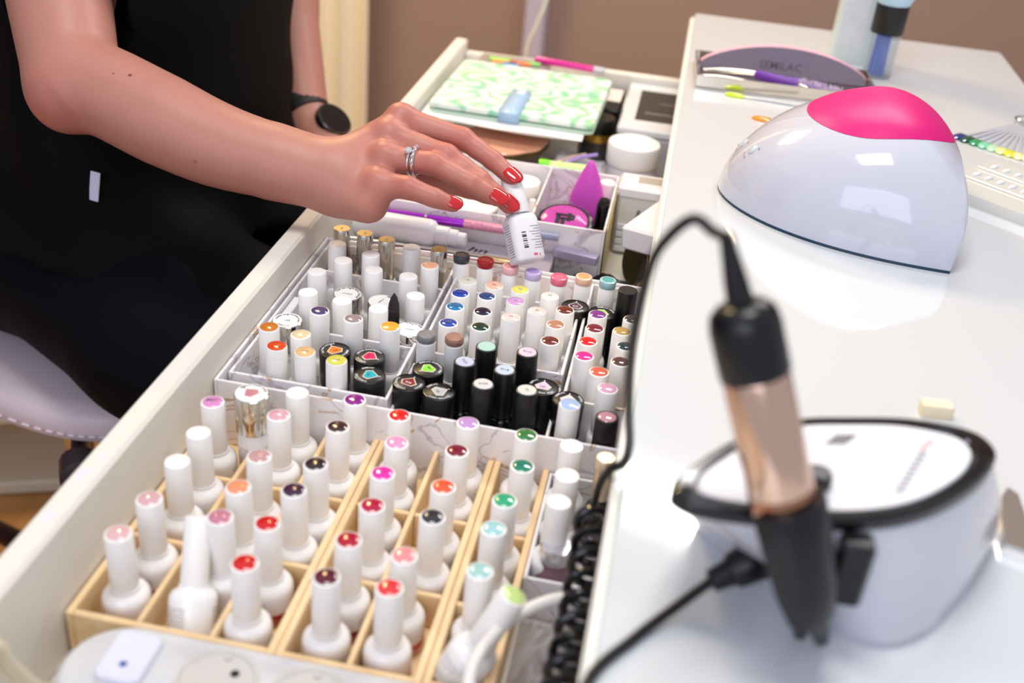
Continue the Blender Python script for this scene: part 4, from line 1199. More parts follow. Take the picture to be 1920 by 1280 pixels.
# nail swatch on a clear stick
def swatch(name, label, color, loc, rotz, group=None, L=46, cat='nail swatch'):
    t = thing(name, label, cat, loc, (0, 0, rotz), group)
    nail = [(-5.2, 0), (-5.6, 8), (-4.6, 15), (-2.1, 19), (2.1, 19), (4.6, 15), (5.6, 8), (5.2, 0)]
    g = G()
    n = len(nail)
    for z0_, k in ((0.2, 1.0), (1.8, 0.98), (3.0, 0.72), (3.5, 0.3)):
        g.v += [(x*k, 9.2+(y-9.2)*min(1, k*1.02), z0_) for x, y in nail]
    for i in range(3):
        for k in range(n):
            g.f.append((i*n+(k+1) % n, i*n+k, (i+1)*n+k, (i+1)*n+(k+1) % n))
    g.f.append(tuple(range(n))); g.f.append(tuple(3*n+k for k in range(n-1, -1, -1)))
    place('nail', g.mesh('nail'), dot_mat(color), t)
    place('stick', G().box(-1.6, 1.6, -L, -0.1, 0.3, 1.8, 0.4).mesh('stick'), mat('frosted_stick', '#d9dae2', 0.25, trans=0.4), t)
    return t
swatch('nail_swatch', 'lime yellow nail swatch on a clear stick in front of the steel tray', '#cdee1e', (66, 1117, DZ), math.radians(84), L=60)
swatch('nail_swatch', 'orange nail swatch peeking out behind the nail lamp', '#ef9412', (92.5, 1050, DZ), math.radians(76), L=40)
fan = ['#1f2f7a', '#0d4f3a', '#2f9a63', '#86d6ad', '#bfe8c4', '#e8ee9a', '#e8e23a', '#f4f0b0', '#f3dfe0', '#e23a4a', '#f2b3c4', '#d6245e', '#f1ccd6', '#3c3a44']
names = ['navy', 'bottle green', 'emerald green', 'mint', 'pale green', 'cream yellow', 'sunny yellow', 'ivory', 'blush white', 'coral red', 'baby pink', 'raspberry', 'powder pink', 'charcoal']
for i, (c_, nm) in enumerate(zip(fan, names)):
    # nails lie on a bow, their sticks meet at the ring
    u = i/13
    nx_, ny_ = 281 + 82*u, 1089 - 52*u - 4*math.sin(u*3.14)
    dx, dy = 352-nx_, 1160-ny_
    a = math.atan2(-dx, dy)
    swatch('fan_swatch', nm + ' nail swatch in the fan beyond the nail lamp', c_, (nx_, ny_, DZ + 0.1 + 0.12*(i % 2)), a + math.pi, 'fan of nail swatches', math.hypot(dx, dy)-9)
place('fan_ring', G().tube([(9*math.cos(2*math.pi*k/24), 9*math.sin(2*math.pi*k/24), 1.6) for k in range(24)], 1.3, 8, closed=True).mesh('fan_ring'), CHROME, None, (352, 1160, DZ+2.6), label='thin metal ring that holds the fan of swatches', cat='ring')
# clear box of nail tips
t = thing('nail_tip_box', 'flat clear box of nail tips beside the nail lamp', 'box', (307, 928, DZ), (0, 0, math.radians(-38)))
place('box_base', G().prism(round_rect(0, 0, 62, 52, 4, 3), 0.1, 9, 0.8).mesh('box_base'), mat('milky_clear_box', '#f0efe9', 0.15, trans=0.25, coat=0.5), t)
for j in range(2):
    place('rib', G().box(-58, 58, -2+j*34-18, -0.5+j*34-18, 9.1, 10.8, 0.3).mesh('rib'), mat('milky_rib', '#fbfbf7', 0.2), t)
for j in range(2):
    for i in range(10):
        place('nail_tip', G().lathe([(2.6, 0), (2.3, 1.0), (1.3, 1.6), (0, 1.8)], 12).xf(Matrix.Diagonal((1, 2.6, 1, 1))).mesh('nail_tip'), mat('pale_blue_tip', '#dfe3e4', 0.4), t, (-50+11*i, -2+j*32, 9.1))
# tall bottle and blue brush jar at the far end
t = thing('tall_bottle', 'tall translucent bottle with faded grey print at the far end of the desk', 'bottle', (190, 1326, DZ))
place('bottle_body', G().prism(round_rect(0, 0, 25.5, 18, 8, 5), 0.1, 150, 3).mesh('bottle_body'), mat('milky_aqua_plastic', '#dfe9e8', 0.25, trans=0.15), t)
place('label_print', G().box(-20, 6, -18.3, -18.05, 18, 125).mesh('label_print', False), mat('pale_grey_label', '#dcdcde', 0.5, noise_amt=0.12, noise_scale=60), t)
place('cap', ME('cap', [(0, 150.1), (13, 150.1), (13, 172), (12, 174), (0, 174)], 28), CAP_WHITE, t)
t = thing('blue_brush_jar', 'clear tube of blue fibres with a black collar and pale blue bottle on top', 'jar', (214, 1270, DZ))
place('clear_tube', ME('tube', [(15.5, 0.1), (15.8, 1), (15.8, 47), (15.0, 47), (15.0, 1.5), (0, 1.5), (0, 0.1)], 32), mat('clear_tube', '#eef4f8', 0.06, trans=0.9, ior=1.1), t)
for k in range(11):
    a = 2*math.pi*k/11
    rr = 8.5 if k % 2 else 5.5
    place('blue_fibre', G().tube([(rr*math.cos(a), rr*math.sin(a), 2), (rr*0.85*math.cos(a+.2), rr*0.85*math.sin(a+.2), 48)], 1.9, 8).mesh('blue_fibre'), mat('ultramarine_fibre', '#1f5fd6', 0.4), t)
place('black_collar', ME('collar', [(0, 48.2), (17.2, 48.2), (17.6, 49), (17.6, 79), (0, 79)], 32), mat('matt_black', '#1d1b1a', 0.5), t)
place('bottle_body', ME('body', [(0, 79.2), (17, 79.2), (22, 90), (23, 100), (23, 160), (14, 170), (0, 170)], 32), mat('pale_blue_plastic', '#bcd9e8', 0.3), t)

# --- nail drill
top = [(23.2, 363.4), (26.4, 375.4), (40.4, 397.2), (59.0, 419.5), (78.6, 433.0), (103.3, 441.6), (128.3, 448.5), (147.7, 449.1), (161.5, 445.9), (166.1, 435.3), (162.0, 421.0), (151.9, 405.1), (135.8, 387.4), (119.0, 374.7), (101.0, 366.1), (83.8, 361.1), (62.5, 357.3), (43.4, 355.2), (30.5, 355.6), (24.4, 358.4)]
tx = sum(p[0] for p in top)/len(top); ty = sum(p[1] for p in top)/len(top)
ring = [tuple(p) for p in spline([(x-tx, y-ty, 0) for x, y in top], 4, True)]
botc = [(42, 420), (50, 436), (66, 452), (88, 468), (112, 478), (136, 484), (158, 482), (174, 474), (184, 460), (185, 446), (178, 430), (168, 410), (154, 388), (140, 371), (126, 362), (112, 362.5), (98, 369), (80, 382), (62, 397), (46, 411)]
# same winding and starting point as the top outline
botr = [tuple(p) for p in spline([(x-tx, y-ty, 0) for x, y in botc], 4, True)]
def mixl(a, b_, f, z, s=1.0):
    return [((p[0]*(1-f)+q[0]*f)*s, (p[1]*(1-f)+q[1]*f)*s, z) for p, q in zip(a, b_)]
t = thing('nail_drill', 'white nail drill control unit with a black rimmed top panel', 'nail drill', (tx, ty, DZ))
g = G()
g.loft([mixl(ring, botr, 1.0, 0.1, 0.97), mixl(ring, botr, 1.0, 3), mixl(ring, botr, 0.82, 16, 1.015), mixl(ring, botr, 0.5, 34, 1.02), mixl(ring, botr, 0.2, 48, 1.01), mixl(ring, botr, 0.05, 55, 0.985)], True, True)
place('housing', g.mesh('housing'), mat('drill_white', '#d3d2da', 0.14, coat=0.5), t)
def sc(l, s, z, dx=0, dy=0):
    return [(p[0]*s+dx, p[1]*s+dy, z) for p in l]
g = G()
g.loft([sc(ring, 0.975, 55.1), sc(ring, 1.0, 57), sc(ring, 1.0, 60.5), sc(ring, 0.965, 62.6), sc(ring, 0.87, 62.9), sc(ring, 0.85, 61.2), sc(ring, 0.5, 61.2)], True, True)
place('black_rim', g.mesh('black_rim'), BLACK_GLOSS, t)
place('top_panel', G().loft([sc(ring, 0.838, 61.3), sc(ring, 0.828, 62.2), sc(ring, 0.4, 62.3)], True, True).mesh('top_panel'), mat('panel_white', '#e7e7ee', 0.5), t)
place('display', G().add([(a-tx, b_-ty, 62.5) for a, b_ in ((88, 414), (94, 423.5), (104, 426.5), (97.5, 416.8))], [(0, 3, 2, 1)]).mesh('display', False), mat('display_dark', '#1b1412', 0.2), t)
g = G()
for i in range(9):
    u = i/8
    g.box(118+14*u-2.2-tx, 118+14*u+1.6-tx, 389+32*u-1.6-ty, 389+32*u+1.2-ty, 62.42, 62.55)
place('grey_print', g.mesh('grey_print', False), mat('panel_grey_ink', '#a9a8b2', 0.5), t)
g = G()
for i in range(4):
    g.box(131.5+1.6*i-tx, 132.6+1.6*i-tx, 423+2.2*i-ty, 426+2.2*i-ty, 62.42, 62.55)
place('red_print', g.mesh('red_print', False), mat('panel_red_ink', '#e58a8a', 0.5), t)
for i in range(7):
    place('scale_mark', G().lathe([(1.1, 62.35), (1.1, 62.5), (0, 62.5)], 10, 127+4.4*i-tx, 393+7.2*i-ty).mesh('scale_mark'), mat('panel_grey_ink', '#a9a8b2', 0.5), t)
place('knob', G().lathe([(6.0, 62.3), (6.0, 67), (5.2, 68.6), (0, 68.8)], 28, 83-tx, 384-ty).mesh('knob'), BLACK_PLASTIC, t)
# handpiece resting in its holder
A = Vector((87.0, 343.0, 772.0)); B_ = Vector((33.5, 366.0, 903.0))
ax_d = (B_-A).normalized(); LEN = (B_-A).length
Mh = axis_matrix((0, 0, 0), ax_d)
t = thing('drill_handpiece', 'copper and black drill handpiece held upright in front of the drill unit', 'handpiece', tuple(A))
def hl(name, prof, m, seg=36):
    return place(name, G().lathe(prof, seg).xf(Mh).mesh(name), m, t)
hl('nose_cone', [(0, 6), (5, 6), (7.5, 12), (9.4, 30), (10.4, 52), (0, 52)], BLACK_PLASTIC)
hl('lower_ring', [(0, 52.1), (12.4, 52.1), (12.8, 53), (12.9, 61), (12.7, 62), (0, 62)], mat('copper_ring', '#c08a6c', 0.22, metal=1.0))
hl('barrel', [(0, 62.1), (12.7, 62.1), (13.0, 63), (13.0, 110), (12.6, 111), (0, 111)], mat('copper_metal', '#e3bfa8', 0.16, metal=1.0))
hl('rear_cap', [(0, 111.1), (13.4, 111.1), (13.7, 112), (13.7, 131), (12.6, 136), (9.6, 139), (5.6, 140), (0, 140)], mat('black_satin_plastic', '#0f0f12', 0.28))
hl('strain_relief', [(0, 140.1), (5.2, 140.1), (4.6, 148), (3.4, 158), (2.6, 166), (0, 166)], BLACK_PLASTIC, 20)
# holder clipped to the unit
t = thing('handpiece_holder', 'black forked holder under the drill handpiece', 'holder', tuple(A))
g = G(); segs = 22
Lp = []
for s_, ro in ((2, 8), (6, 11), (20, 14.5), (44, 16.5), (56, 16.8), (58, 16.2)):
    ri = ro-2.6
    loop = [(ro*math.cos(a), ro*math.sin(a), s_) for a in [math.radians(40+280*k/segs) for k in range(segs+1)]] + [(ri*math.cos(a), ri*math.sin(a), s_) for a in [math.radians(320-280*k/segs) for k in range(segs+1)]]
    Lp.append(loop)
g.loft(Lp, True, True)
g.xf(axis_matrix((0, 0, 0), ax_d, math.radians(-60)))
place('cradle', g.mesh('cradle'), BLACK_PLASTIC, t)
g = G().tube([(2, 2, 2), (6, 8, -8), (10, 14, -19.5)], [5, 4.2, 3.2], 14)
place('prong', g.mesh('prong'), BLACK_PLASTIC, t)
g = G().tube([(-4, 3, 6), (-2, 9, -6), (1, 15, -19.5)], [4.5, 3.8, 3.0], 14)
place('prong', g.mesh('prong'), BLACK_PLASTIC, t)
place('bracket', G().box(6, 20, 11, 24, 2, 34, 2).mesh('bracket'), BLACK_PLASTIC, t)
# power plug and cords
t = thing('power_plug', 'black power plug and lead at the side of the drill unit', 'plug', (66, 378, 771))
place('plug_body', G().tube([(6, 8, 2), (0, 0, 0), (-9, -5, -4), (-11, -6, -4.6), (-18, -10, -8)], [9.2, 9.4, 8.0, 5.6, 4.6], 22).mesh('plug_body'), BLACK_PLASTIC, t)
for k in range(4):
    p0 = Vector((-9-2.4*k, -5-1.3*k, -4-1.1*k))
    place('relief_ring', G().tube([tuple(p0), tuple(p0+Vector((-1.1, -0.65, -0.5)))], 6.4-0.35*k, 18).mesh('relief_ring'), BLACK_PLASTIC, t)
place('lead', G().tube(spline([(-18, -10, -8), (-30, -20, -15), (-47, -41, -18.6), (-63.5, -70, -18.6), (-62, -110, -18.6), (-55, -190, -18.6)], 7), 2.3, 12).mesh('lead'), BLACK_PLASTIC, t)
t = thing('spiral_cable', 'thin black cord looping from the handpiece to the coil at the desk edge', 'cord', (0, 0, 0))
pts = spline([tuple(A+ax_d*165), (20.5, 375, 922), (13.3, 379, 924), (5.6, 381, 915), (0.2, 385, 899), (-1.8, 400, 856.4), (1.0, 425, 808.3), (4.5, 446, 772), (3.2, 452, 756), (-3.0, 455, 748), (-7, 459, 735), (-8.5, 464, 718)], 8)
place('straight_cord', G().tube(pts, 2.2, 12).mesh('straight_cord'), BLACK_PLASTIC, t)
hp = []
turns = 14; n = turns*16
for i in range(n+1):
    u = i/n
    a = 2*math.pi*turns*u
    yc = 468 - 190*u
    xc = -8.5 + 1.5*math.sin(u*6)
    zc = 706 - 14*math.sin(u*math.pi*0.9)
    hp.append((xc + 7.8*math.cos(a), yc, zc + 7.8*math.sin(a)))
place('coiled_cord', G().tube(hp, 2.6, 8).mesh('coiled_cord'), BLACK_GLOSS, t)
# small chrome tool at the right of the drill and a small ivory clip behind it
place('chrome_tool', G().prism([(-6, -22), (7, -24), (9, -14), (7, 4), (3, 26), (-2, 30), (-6, 20), (-8, 0)], 0.1, 6, 1.5).mesh('chrome_tool'), mat('bright_chrome', '#f2efe8', 0.12, metal=0.9), None, (197, 461, DZ), (0, 0, -0.15), 'bright metal tool handle at the right side of the drill unit', 'tool')
place('ivory_clip', G().prism(round_rect(0, 0, 9, 5, 2, 3), 0.1, 8, 1).mesh('ivory_clip'), mat('ivory_plastic', '#efe3c4', 0.4), None, (174, 559, DZ), (0, 0, 0.1), 'small ivory clip on the desk behind the drill unit', 'clip')

# ------------------------------------------------------------------ near end of the drawer
t = thing('power_strip', 'white rounded power strip lying in front of the wooden boxes', 'power strip', (-150, 344, 620.3))
def capsule(hx, hy, n=14):
    out = []
    for k in range(n+1):
        a = math.radians(-90+180*k/n); out.append((hx-hy+hy*math.cos(a), hy*math.sin(a)))
    for k in range(n+1):
        a = math.radians(90+180*k/n); out.append((-hx+hy+hy*math.cos(a), hy*math.sin(a)))
    return out
hx, hy = 104, 31
g = G()
g.loft([[(x*(1-2/hx), y*(1-2/hy), 0) for x, y in capsule(hx, hy)], [(x, y, 3) for x, y in capsule(hx, hy)], [(x, y, 32) for x, y in capsule(hx, hy)], [(x*0.985, y*0.95, 37) for x, y in capsule(hx, hy)], [(x*0.955, y*0.86, 39.5) for x, y in capsule(hx, hy)]], True, True)
place('casing', g.mesh('casing'), mat('strip_white', '#d4d3d4', 0.3), t)
for i, x in enumerate((-24, 22, 68)):
    s_ = place('socket', ME('socket', [(20.5, 39.5), (20.3, 40.6), (18.6, 40.8), (17.6, 39.9), (17.4, 39.7), (0, 39.65)], 36, x, 4), mat('socket_grey', '#cfc9c2', 0.35), t)
    for sx in (-1, 1):
        place('contact_hole', ME('hole', [(2.3, 39.8), (2.3, 39.95), (0, 39.95)], 16, x+sx*9.5*0.7, 4+sx*9.5*0.7), BLACK_PLASTIC, s_)
    place('earth_clip', G().box(x-2, x+2, 4+14, 4+17, 39.8, 40.8, 0.3).mesh('earth_clip'), mat('socket_grey', '#cfc9c2', 0.35), s_)
place('switch', G().prism(round_rect(-70, 6, 12, 16, 5, 4), 39.5, 43.2, 1.2).mesh('switch'), mat('switch_bluish', '#dcdcea', 0.25), t)
place('switch_mark', ME('mark', [(2, 43.25), (2, 43.4), (0, 43.4)], 14, -70, 0), mat('blue_mark', '#4a5fa6', 0.4), t)
place('cable', G().tube(spline([(-101, -6, 20), (-109, -14, 30), (-114, -22, 52), (-116, -30, 72), (-117, -60, 60), (-117, -120, 10)], 6), 4.0, 14).mesh('cable'), mat('beige_cable', '#d8d0b6', 0.45), t)
# white cable arching beside the desk and a clear plastic bag under it
place('arching_cable', G().tube(spline([(-34, 296, 630), (-44, 332, 668), (-52.2, 362.1, 681), (-47.3, 389.8, 682), (-35, 412, 681), (-17.8, 427.9, 680), (-1, 431, 678), (30, 428, 668), (70, 415, 640), (110, 400, 624.2)], 7), 3.4, 14).mesh('arching_cable'), mat('white_cable_clean', '#eae6e2', 0.4), None, label='white cable arching over the clear bag beside the desk edge', cat='cable')
g = G()
for i in range(25):
    for j in range(23):
        u = i/24; v = j/22
        e = min(1, 5*min(u, 1-u, v, 1-v))
        g.v.append((-40+66*u, 383+84*v, 622.5 + e*(14+10*noise.noise(Vector((u*5, v*5, 4.4)))+6*noise.noise(Vector((u*12, v*12, 9.1))))))
for i in range(24):
    for j in range(22):
        a = i*23+j
        g.f.append((a, a+23, a+24, a+1))
cb = place('clear_bag', g.mesh('clear_bag', False), mat('clear_film', '#e9e6ea', 0.08, trans=0.75, ior=1.3), None, label='crumpled clear plastic bag beside the short white tray', cat='bag')
cb.modifiers.new('thick', 'SOLIDIFY').thickness = 0.0005

# ------------------------------------------------------------------ the person: one continuous body surface from a distance field
def seg_d(P, a, b, ra, rb):
    a = np.array(a, np.float32); b = np.array(b, np.float32)
    ab = b-a
    t = np.clip(((P-a) @ ab)/max(float(ab @ ab), 1e-6), 0, 1)
    return np.linalg.norm(P-(a+t[..., None]*ab), axis=-1) - (ra+t*(rb-ra))
def smin(a, b, k):
    if k <= 0: return np.minimum(a, b)
    h = np.clip(0.5+0.5*(b-a)/k, 0, 1)
    return b*(1-h)+a*h - k*h*(1-h)
def surface_nets(fn, lo, hi, step):
    lo = np.array(lo, np.float32); hi = np.array(hi, np.float32)
    n = np.ceil((hi-lo)/step).astype(int)+1
    gx, gy, gz = [lo[i]+step*np.arange(n[i], dtype=np.float32) for i in range(3)]
    V = np.empty(tuple(n), np.float32)
    for i0 in range(0, n[0], 24):
        X = np.stack(np.meshgrid(gx[i0:i0+24], gy, gz, indexing='ij'), -1)
        V[i0:i0+24] = fn(X)
    S = V < 0
    c = [(dx, dy, dz) for dx in (0, 1) for dy in (0, 1) for dz in (0, 1)]
    m = tuple(k-1 for k in n)
    sl = lambda A, d: A[d[0]:d[0]+m[0], d[1]:d[1]+m[1], d[2]:d[2]+m[2]]
    cnt = sum(sl(S, d).astype(np.int8) for d in c)
    act = (cnt > 0) & (cnt < 8)
    idx = np.argwhere(act)
    ids = -np.ones(m, np.int64)
    ids[act] = np.arange(len(idx))
    acc = np.zeros((len(idx), 3), np.float32); w = np.zeros(len(idx), np.float32)
    cv = {d: V[idx[:, 0]+d[0], idx[:, 1]+d[1], idx[:, 2]+d[2]] for d in c}
    for d in c:
        for ax in range(3):
            if d[ax] == 0:
                e = list(d); e[ax] = 1; e = tuple(e)
                va, vb = cv[d], cv[e]
                x = (va < 0) != (vb < 0)
                t = np.where(x, va/np.where(x, va-vb, 1), 0)
                p = np.tile(np.array(d, np.float32), (len(idx), 1)); p[:, ax] = t
                acc[x] += p[x]; w[x] += 1
    verts = lo + step*(idx + acc/w[:, None])
    quads = []
    for ax in range(3):
        o = [k for k in range(3) if k != ax]
        a = [slice(None)]*3; b_ = [slice(None)]*3
        a[ax] = slice(0, n[ax]-1); b_[ax] = slice(1, n[ax])
        ch = S[tuple(a)] != S[tuple(b_)]
        e = np.argwhere(ch)
        e = e[(e[:, o[0]] > 0) & (e[:, o[1]] > 0) & (e[:, o[0]] < n[o[0]]-1) & (e[:, o[1]] < n[o[1]]-1)]
        inside = S[e[:, 0], e[:, 1], e[:, 2]]
        def cid(d0, d1):
            q = e.copy(); q[:, o[0]] += d0; q[:, o[1]] += d1
            return ids[q[:, 0], q[:, 1], q[:, 2]]
        q = np.stack([cid(-1, -1), cid(0, -1), cid(0, 0), cid(-1, 0)], 1)
        flip = inside if ax != 1 else ~inside
        q[~flip] = q[~flip][:, ::-1]
        quads.append(q)
    return verts, np.concatenate(quads)
def relax(v, f, it):
    n = len(v)
    e = np.concatenate([f[:, [0, 1]], f[:, [1, 2]], f[:, [2, 3]], f[:, [3, 0]]])
    for _ in range(it):
        s = np.zeros_like(v); c = np.zeros(n, np.float32)
        np.add.at(s, e[:, 0], v[e[:, 1]]); np.add.at(s, e[:, 1], v[e[:, 0]])
        np.add.at(c, e[:, 0], 1); np.add.at(c, e[:, 1], 1)
        v = v*0.4 + 0.6*s/np.maximum(c, 1)[:, None]
    return v

H_ = {'up': (-514.6, 843.7, 835.2), 'el': (-480.4, 792.4, 782.9), 'olec': (-477.9, 781.3, 775.5), 'c1': (-455.8, 791.1, 783.2), 'c2': (-398.9, 780.7, 768.9), 'c3': (-352.0, 775.3, 757.3), 'c4': (-302.7, 773.4, 751.1), 'wr': (-253.0, 774.2, 745.5), 'iM': (-212.8, 821.0, 783.7), 'iP': (-163.3, 820.1, 775.2), 'iD': (-136.0, 812.2, 763.7), 'iT': (-118.4, 803.4, 754.8), 'mM': (-217.3, 803.4, 774.7), 'mP': (-170.5, 796.3, 768.3), 'mD': (-141.6, 789.9, 755.1), 'mT': (-116.1, 786.7, 738.2), 'rM': (-214.2, 782.5, 764.5), 'rP': (-177.5, 779.3, 766.9), 'rD': (-145.6, 776.3, 756.6), 'rT': (-124.6, 776.0, 747.6), 'pM': (-213.9, 763.6, 750.4), 'pP': (-191.0, 758.7, 752.9), 'pD': (-169.7, 756.7, 748.7), 'pT': (-155.2, 758.4, 744.6), 'hy': (-238.0, 765.6, 735.5), 'hy2': (-223.4, 760.4, 735.4), 'tB': (-238.3, 809.1, 749.6), 'tM': (-190.6, 815.8, 740.6), 'tI': (-155.0, 817.8, 736.0), 'tT': (-124.7, 811.8, 733.0), 'capT': (-119.8, 807.9, 751.0), 'bot': (-95.2, 773.8, 698.2), 'capB': (-109.2, 791.6, 727.2), 'lw': (-405.1, 1128.7, 654.4), 'lu': (-459.2, 1216.4, 760.4), 'le': (-499.6, 1275.0, 828.3), 'lh': (-377.6, 1102.4, 635.6), 'lh2': (-350.8, 1088.1, 629.3), 'watch': (-368.9, 1111.6, 662.8), 'tag': (-449.4, 768.4, 704.3), 'mole1': (-416.0, 765.6, 810.3), 'mole2': (-354.9, 740.7, 754.9), 'mole3': (-429.3, 763.4, 809.5), 'ring': (-195.2, 779.2, 764.6), 'sh': (-578.0, 945.0, 975.0)}
FING = {
 'index':  ([H_['iM'], H_['iP'], H_['iD'], H_['iT']], [11.5, 9.3, 8.0, 6.9]),
 'middle': ([H_['mM'], H_['mP'], H_['mD'], H_['mT']], [12.0, 9.5, 8.2, 7.0]),
 'ring':   ([H_['rM'], H_['rP'], H_['rD'], H_['rT']], [11.5, 9.4, 8.0, 6.9]),
 'little': ([H_['pM'], H_['pP'], H_['pD'], H_['pT']], [11.0, 9.2, 7.7, 6.2]),
 'thumb':  ([H_['tB'], H_['tM'], H_['tI'], H_['tT']], [14.0, 11.0, 9.6, 8.0]),
}
# frame of the reaching arm: along the forearm, across it, and out of the back of the hand
HRX = np.array([0.9802, 0.179, 0.084]); HUP = np.array([-0.1628, 0.4892, 0.8568]); HOUT = np.array([0.1878, -0.908, 0.3744])
def arm_field(P):
    def cone(a, b, ra, rb): return seg_d(P, a, b, ra, rb)
    A_ = lambda k, du=0, dr=0, dc=0: np.array(H_[k]) + HUP*du + HRX*dr + HOUT*dc
    # upper arm and forearm
    d = cone(H_['sh'], H_['up'], 46, 41.5)
    d = np.minimum(d, cone(H_['up'], H_['el'], 41.5, 37))
    f = None
    ch = spline([H_[k] for k in ('el', 'c1', 'c2', 'c3', 'c4', 'wr')], 4)
    rr = lerpv([35, 36.5, 36.5, 33.5, 29.5, 24], len(ch))
    for a, b, ra, rb in zip(ch, ch[1:], rr, rr[1:]):
        q = cone(tuple(a), tuple(b), ra, rb)
        f = q if f is None else np.minimum(f, q)
    # flattened wrist: two parallel bones
    for du in (-8.5, 8.5):
        f = smin(f, cone(A_('c4', du*0.5), A_('wr', du), 26, 19.0), 4)
    d = smin(d, f, 10)
    d = smin(d, cone(H_['olec'], A_('olec', -3, -4), 24, 18), 14)
    # back of the hand
    p = cone(A_('wr', 10), A_('iM', -3, -4, -3), 17, 12)
    p = smin(p, cone(A_('wr', 6), A_('mM', -3, -4, -3), 17, 13), 8)
    p = smin(p, cone(A_('wr', -4), A_('rM', -2, -4, -3), 17, 12.5), 8)
    p = smin(p, cone(A_('wr', -10), A_('pM', 0, -4, -3), 17.5, 12), 8)
    p = smin(p, cone(A_('wr', -9), H_['hy'], 18, 16), 8)
    p = smin(p, cone(H_['hy'], H_['hy2'], 16, 15), 8)
    p = smin(p, cone(H_['hy2'], A_('pM', -6, -4, 0), 15, 11.5), 8)
    p = smin(p, cone(A_('wr', 6, 4, -10), H_['tB'], 17, 15), 10)
    d = smin(d, p, 12)
    # fingers: crisp against one another, soft into the palm
    U = None
    for nm, (J, R_) in FING.items():
        F_ = None
        for a, b, ra, rb in zip(J, J[1:], R_, R_[1:]):
            mid = (np.array(a)+np.array(b))/2
            rm = min(ra, rb)*0.99 if nm != 'thumb' else (ra+rb)/2
            s1 = smin(cone(a, mid, ra*0.97, rm), cone(mid, b, rm, rb), 3)
            F_ = s1 if F_ is None else smin(F_, s1, 3)
        U = F_ if U is None else smin(U, F_, 0.8)
    d = smin(d, U, 6.5)
    # knuckles
    for k, r in (('iM', 10.5), ('mM', 11), ('rM', 10), ('pM', 9)):
        q = A_(k, 2.5, -3, 2.5)
        d = smin(d, np.linalg.norm(P-q.astype(np.float32), axis=-1)-r, 7)
    return d
def left_field(P):
    d = seg_d(P, (-520, 1235, 1010), H_['le'], 46, 40)
    d = smin(d, seg_d(P, H_['le'], H_['lu'], 40, 35), 14)
    d = smin(d, seg_d(P, H_['lu'], H_['lw'], 35, 26), 14)
    d = smin(d, seg_d(P, H_['lw'], H_['lh'], 25, 25), 12)
    d = smin(d, seg_d(P, H_['lh'], H_['lh2'], 25, 20), 12)
    for k in range(4):
        a = np.array(H_['lh2']) + np.array((0, -22+15*k, 6.0-2*k)); b = a + np.array((42, -6+3*k, -14.0)); c_ = b + np.array((22, -2, -20.0))
        d = smin(d, smin(seg_d(P, a, b, 10, 8.5), seg_d(P, b, c_, 8.5, 7), 3), 5)
    return d
def core_field(P):
    Q = P*np.array((1, 0.66, 1), np.float32)
    c_ = lambda x, y, z: (x, y*0.66, z)
    d = seg_d(Q, c_(-543, 1010, 560), c_(-522, 1010, 760), 108, 94)
    d = smin(d, seg_d(Q, c_(-522, 1010, 760), c_(-535, 1040, 1000), 94, 90), 40)
    d = smin(d, seg_d(P, H_['sh'], (-520, 1040, 1010), 48, 60), 30)
    d = smin(d, seg_d(P, (-520, 1235, 1010), (-520, 1040, 1010), 48, 60), 30)
    d = smin(d, seg_d(P, (-518, 1060, 1030), (-505, 1062, 1150), 52, 50), 25)
    # head bent over the drawer
    d = smin(d, seg_d(P, (-485, 1055, 1205), (-500, 1060, 1250), 74, 84), 20)
    d = smin(d, seg_d(P, (-440, 1050, 1160), (-420, 1050, 1172), 40, 34), 30)
    d = smin(d, seg_d(P, (-410, 1048, 1205), (-392, 1046, 1188), 9, 12), 10)
    return d
bv = []; bf = []; off = 0
for fn, lo, hi, st, it in ((arm_field, (-640, 690, 660), (-95, 1000, 1040), 2.3, 2), (left_field, (-580, 1050, 570), (-260, 1330, 1075), 5.0, 2), (core_field, (-680, 780, 420), (-340, 1300, 1360), 11.0, 3)):
    v, f = surface_nets(fn, lo, hi, st)
    v = relax(v, f, it)
    bv.append(v); bf.append(f+off); off += len(v)
bv = np.concatenate(bv); bf = np.concatenate(bf)
bme = bpy.data.meshes.new('body')
bme.from_pydata((bv*MM).tolist(), [], bf.tolist())
bme.update()
bme.polygons.foreach_set('use_smooth', [True]*len(bme.polygons))
# blood colour over the joints (skin pigment, stored on the surface)
att = bme.attributes.new('blush', 'FLOAT', 'POINT')
bl = np.zeros(len(bv), np.float32)
for nm, (J, R_) in FING.items():
    for k, j in enumerate(J):
        s_ = (11, 8, 6.5, 9)[k]
        bl = np.maximum(bl, (0.55, 0.8, 0.6, 0.75)[k]*np.exp(-np.sum((bv-np.array(j))**2, 1)/(2*(s_+5)**2)))
bl = np.maximum(bl, 0.6*np.exp(-np.sum((bv-np.array(H_['olec'])-(-6, -14, -12))**2, 1)/(2*26**2)))
att.data.foreach_set('value', bl.astype(np.float32))
def skin_mat():
    m = mat('skin', '#bb8070', 0.45, sss=0.12, noise_amt=0.05, noise_scale=45, bump=0.10, bump_scale=900)
    nt = m.node_tree; b = nt.nodes['Principled BSDF']
    src = b.inputs['Base Color'].links[0].from_socket
    a = nt.nodes.new('ShaderNodeAttribute'); a.attribute_name = 'blush'
    mx = nt.nodes.new('ShaderNodeMix'); mx.data_type = 'RGBA'
    nt.links.new(a.outputs['Fac'], mx.inputs['Factor'])
    nt.links.new(src, mx.inputs['A'])
    mx.inputs['B'].default_value = lin('#bb6256')
    nt.links.new(mx.outputs['Result'], b.inputs['Base Color'])
    return m
person = thing('person', 'person in black sleeveless tunic seated at the drawer, reaching for a bottle', 'person', (0, 0, 0))
body = place('body', bme, skin_mat(), person)
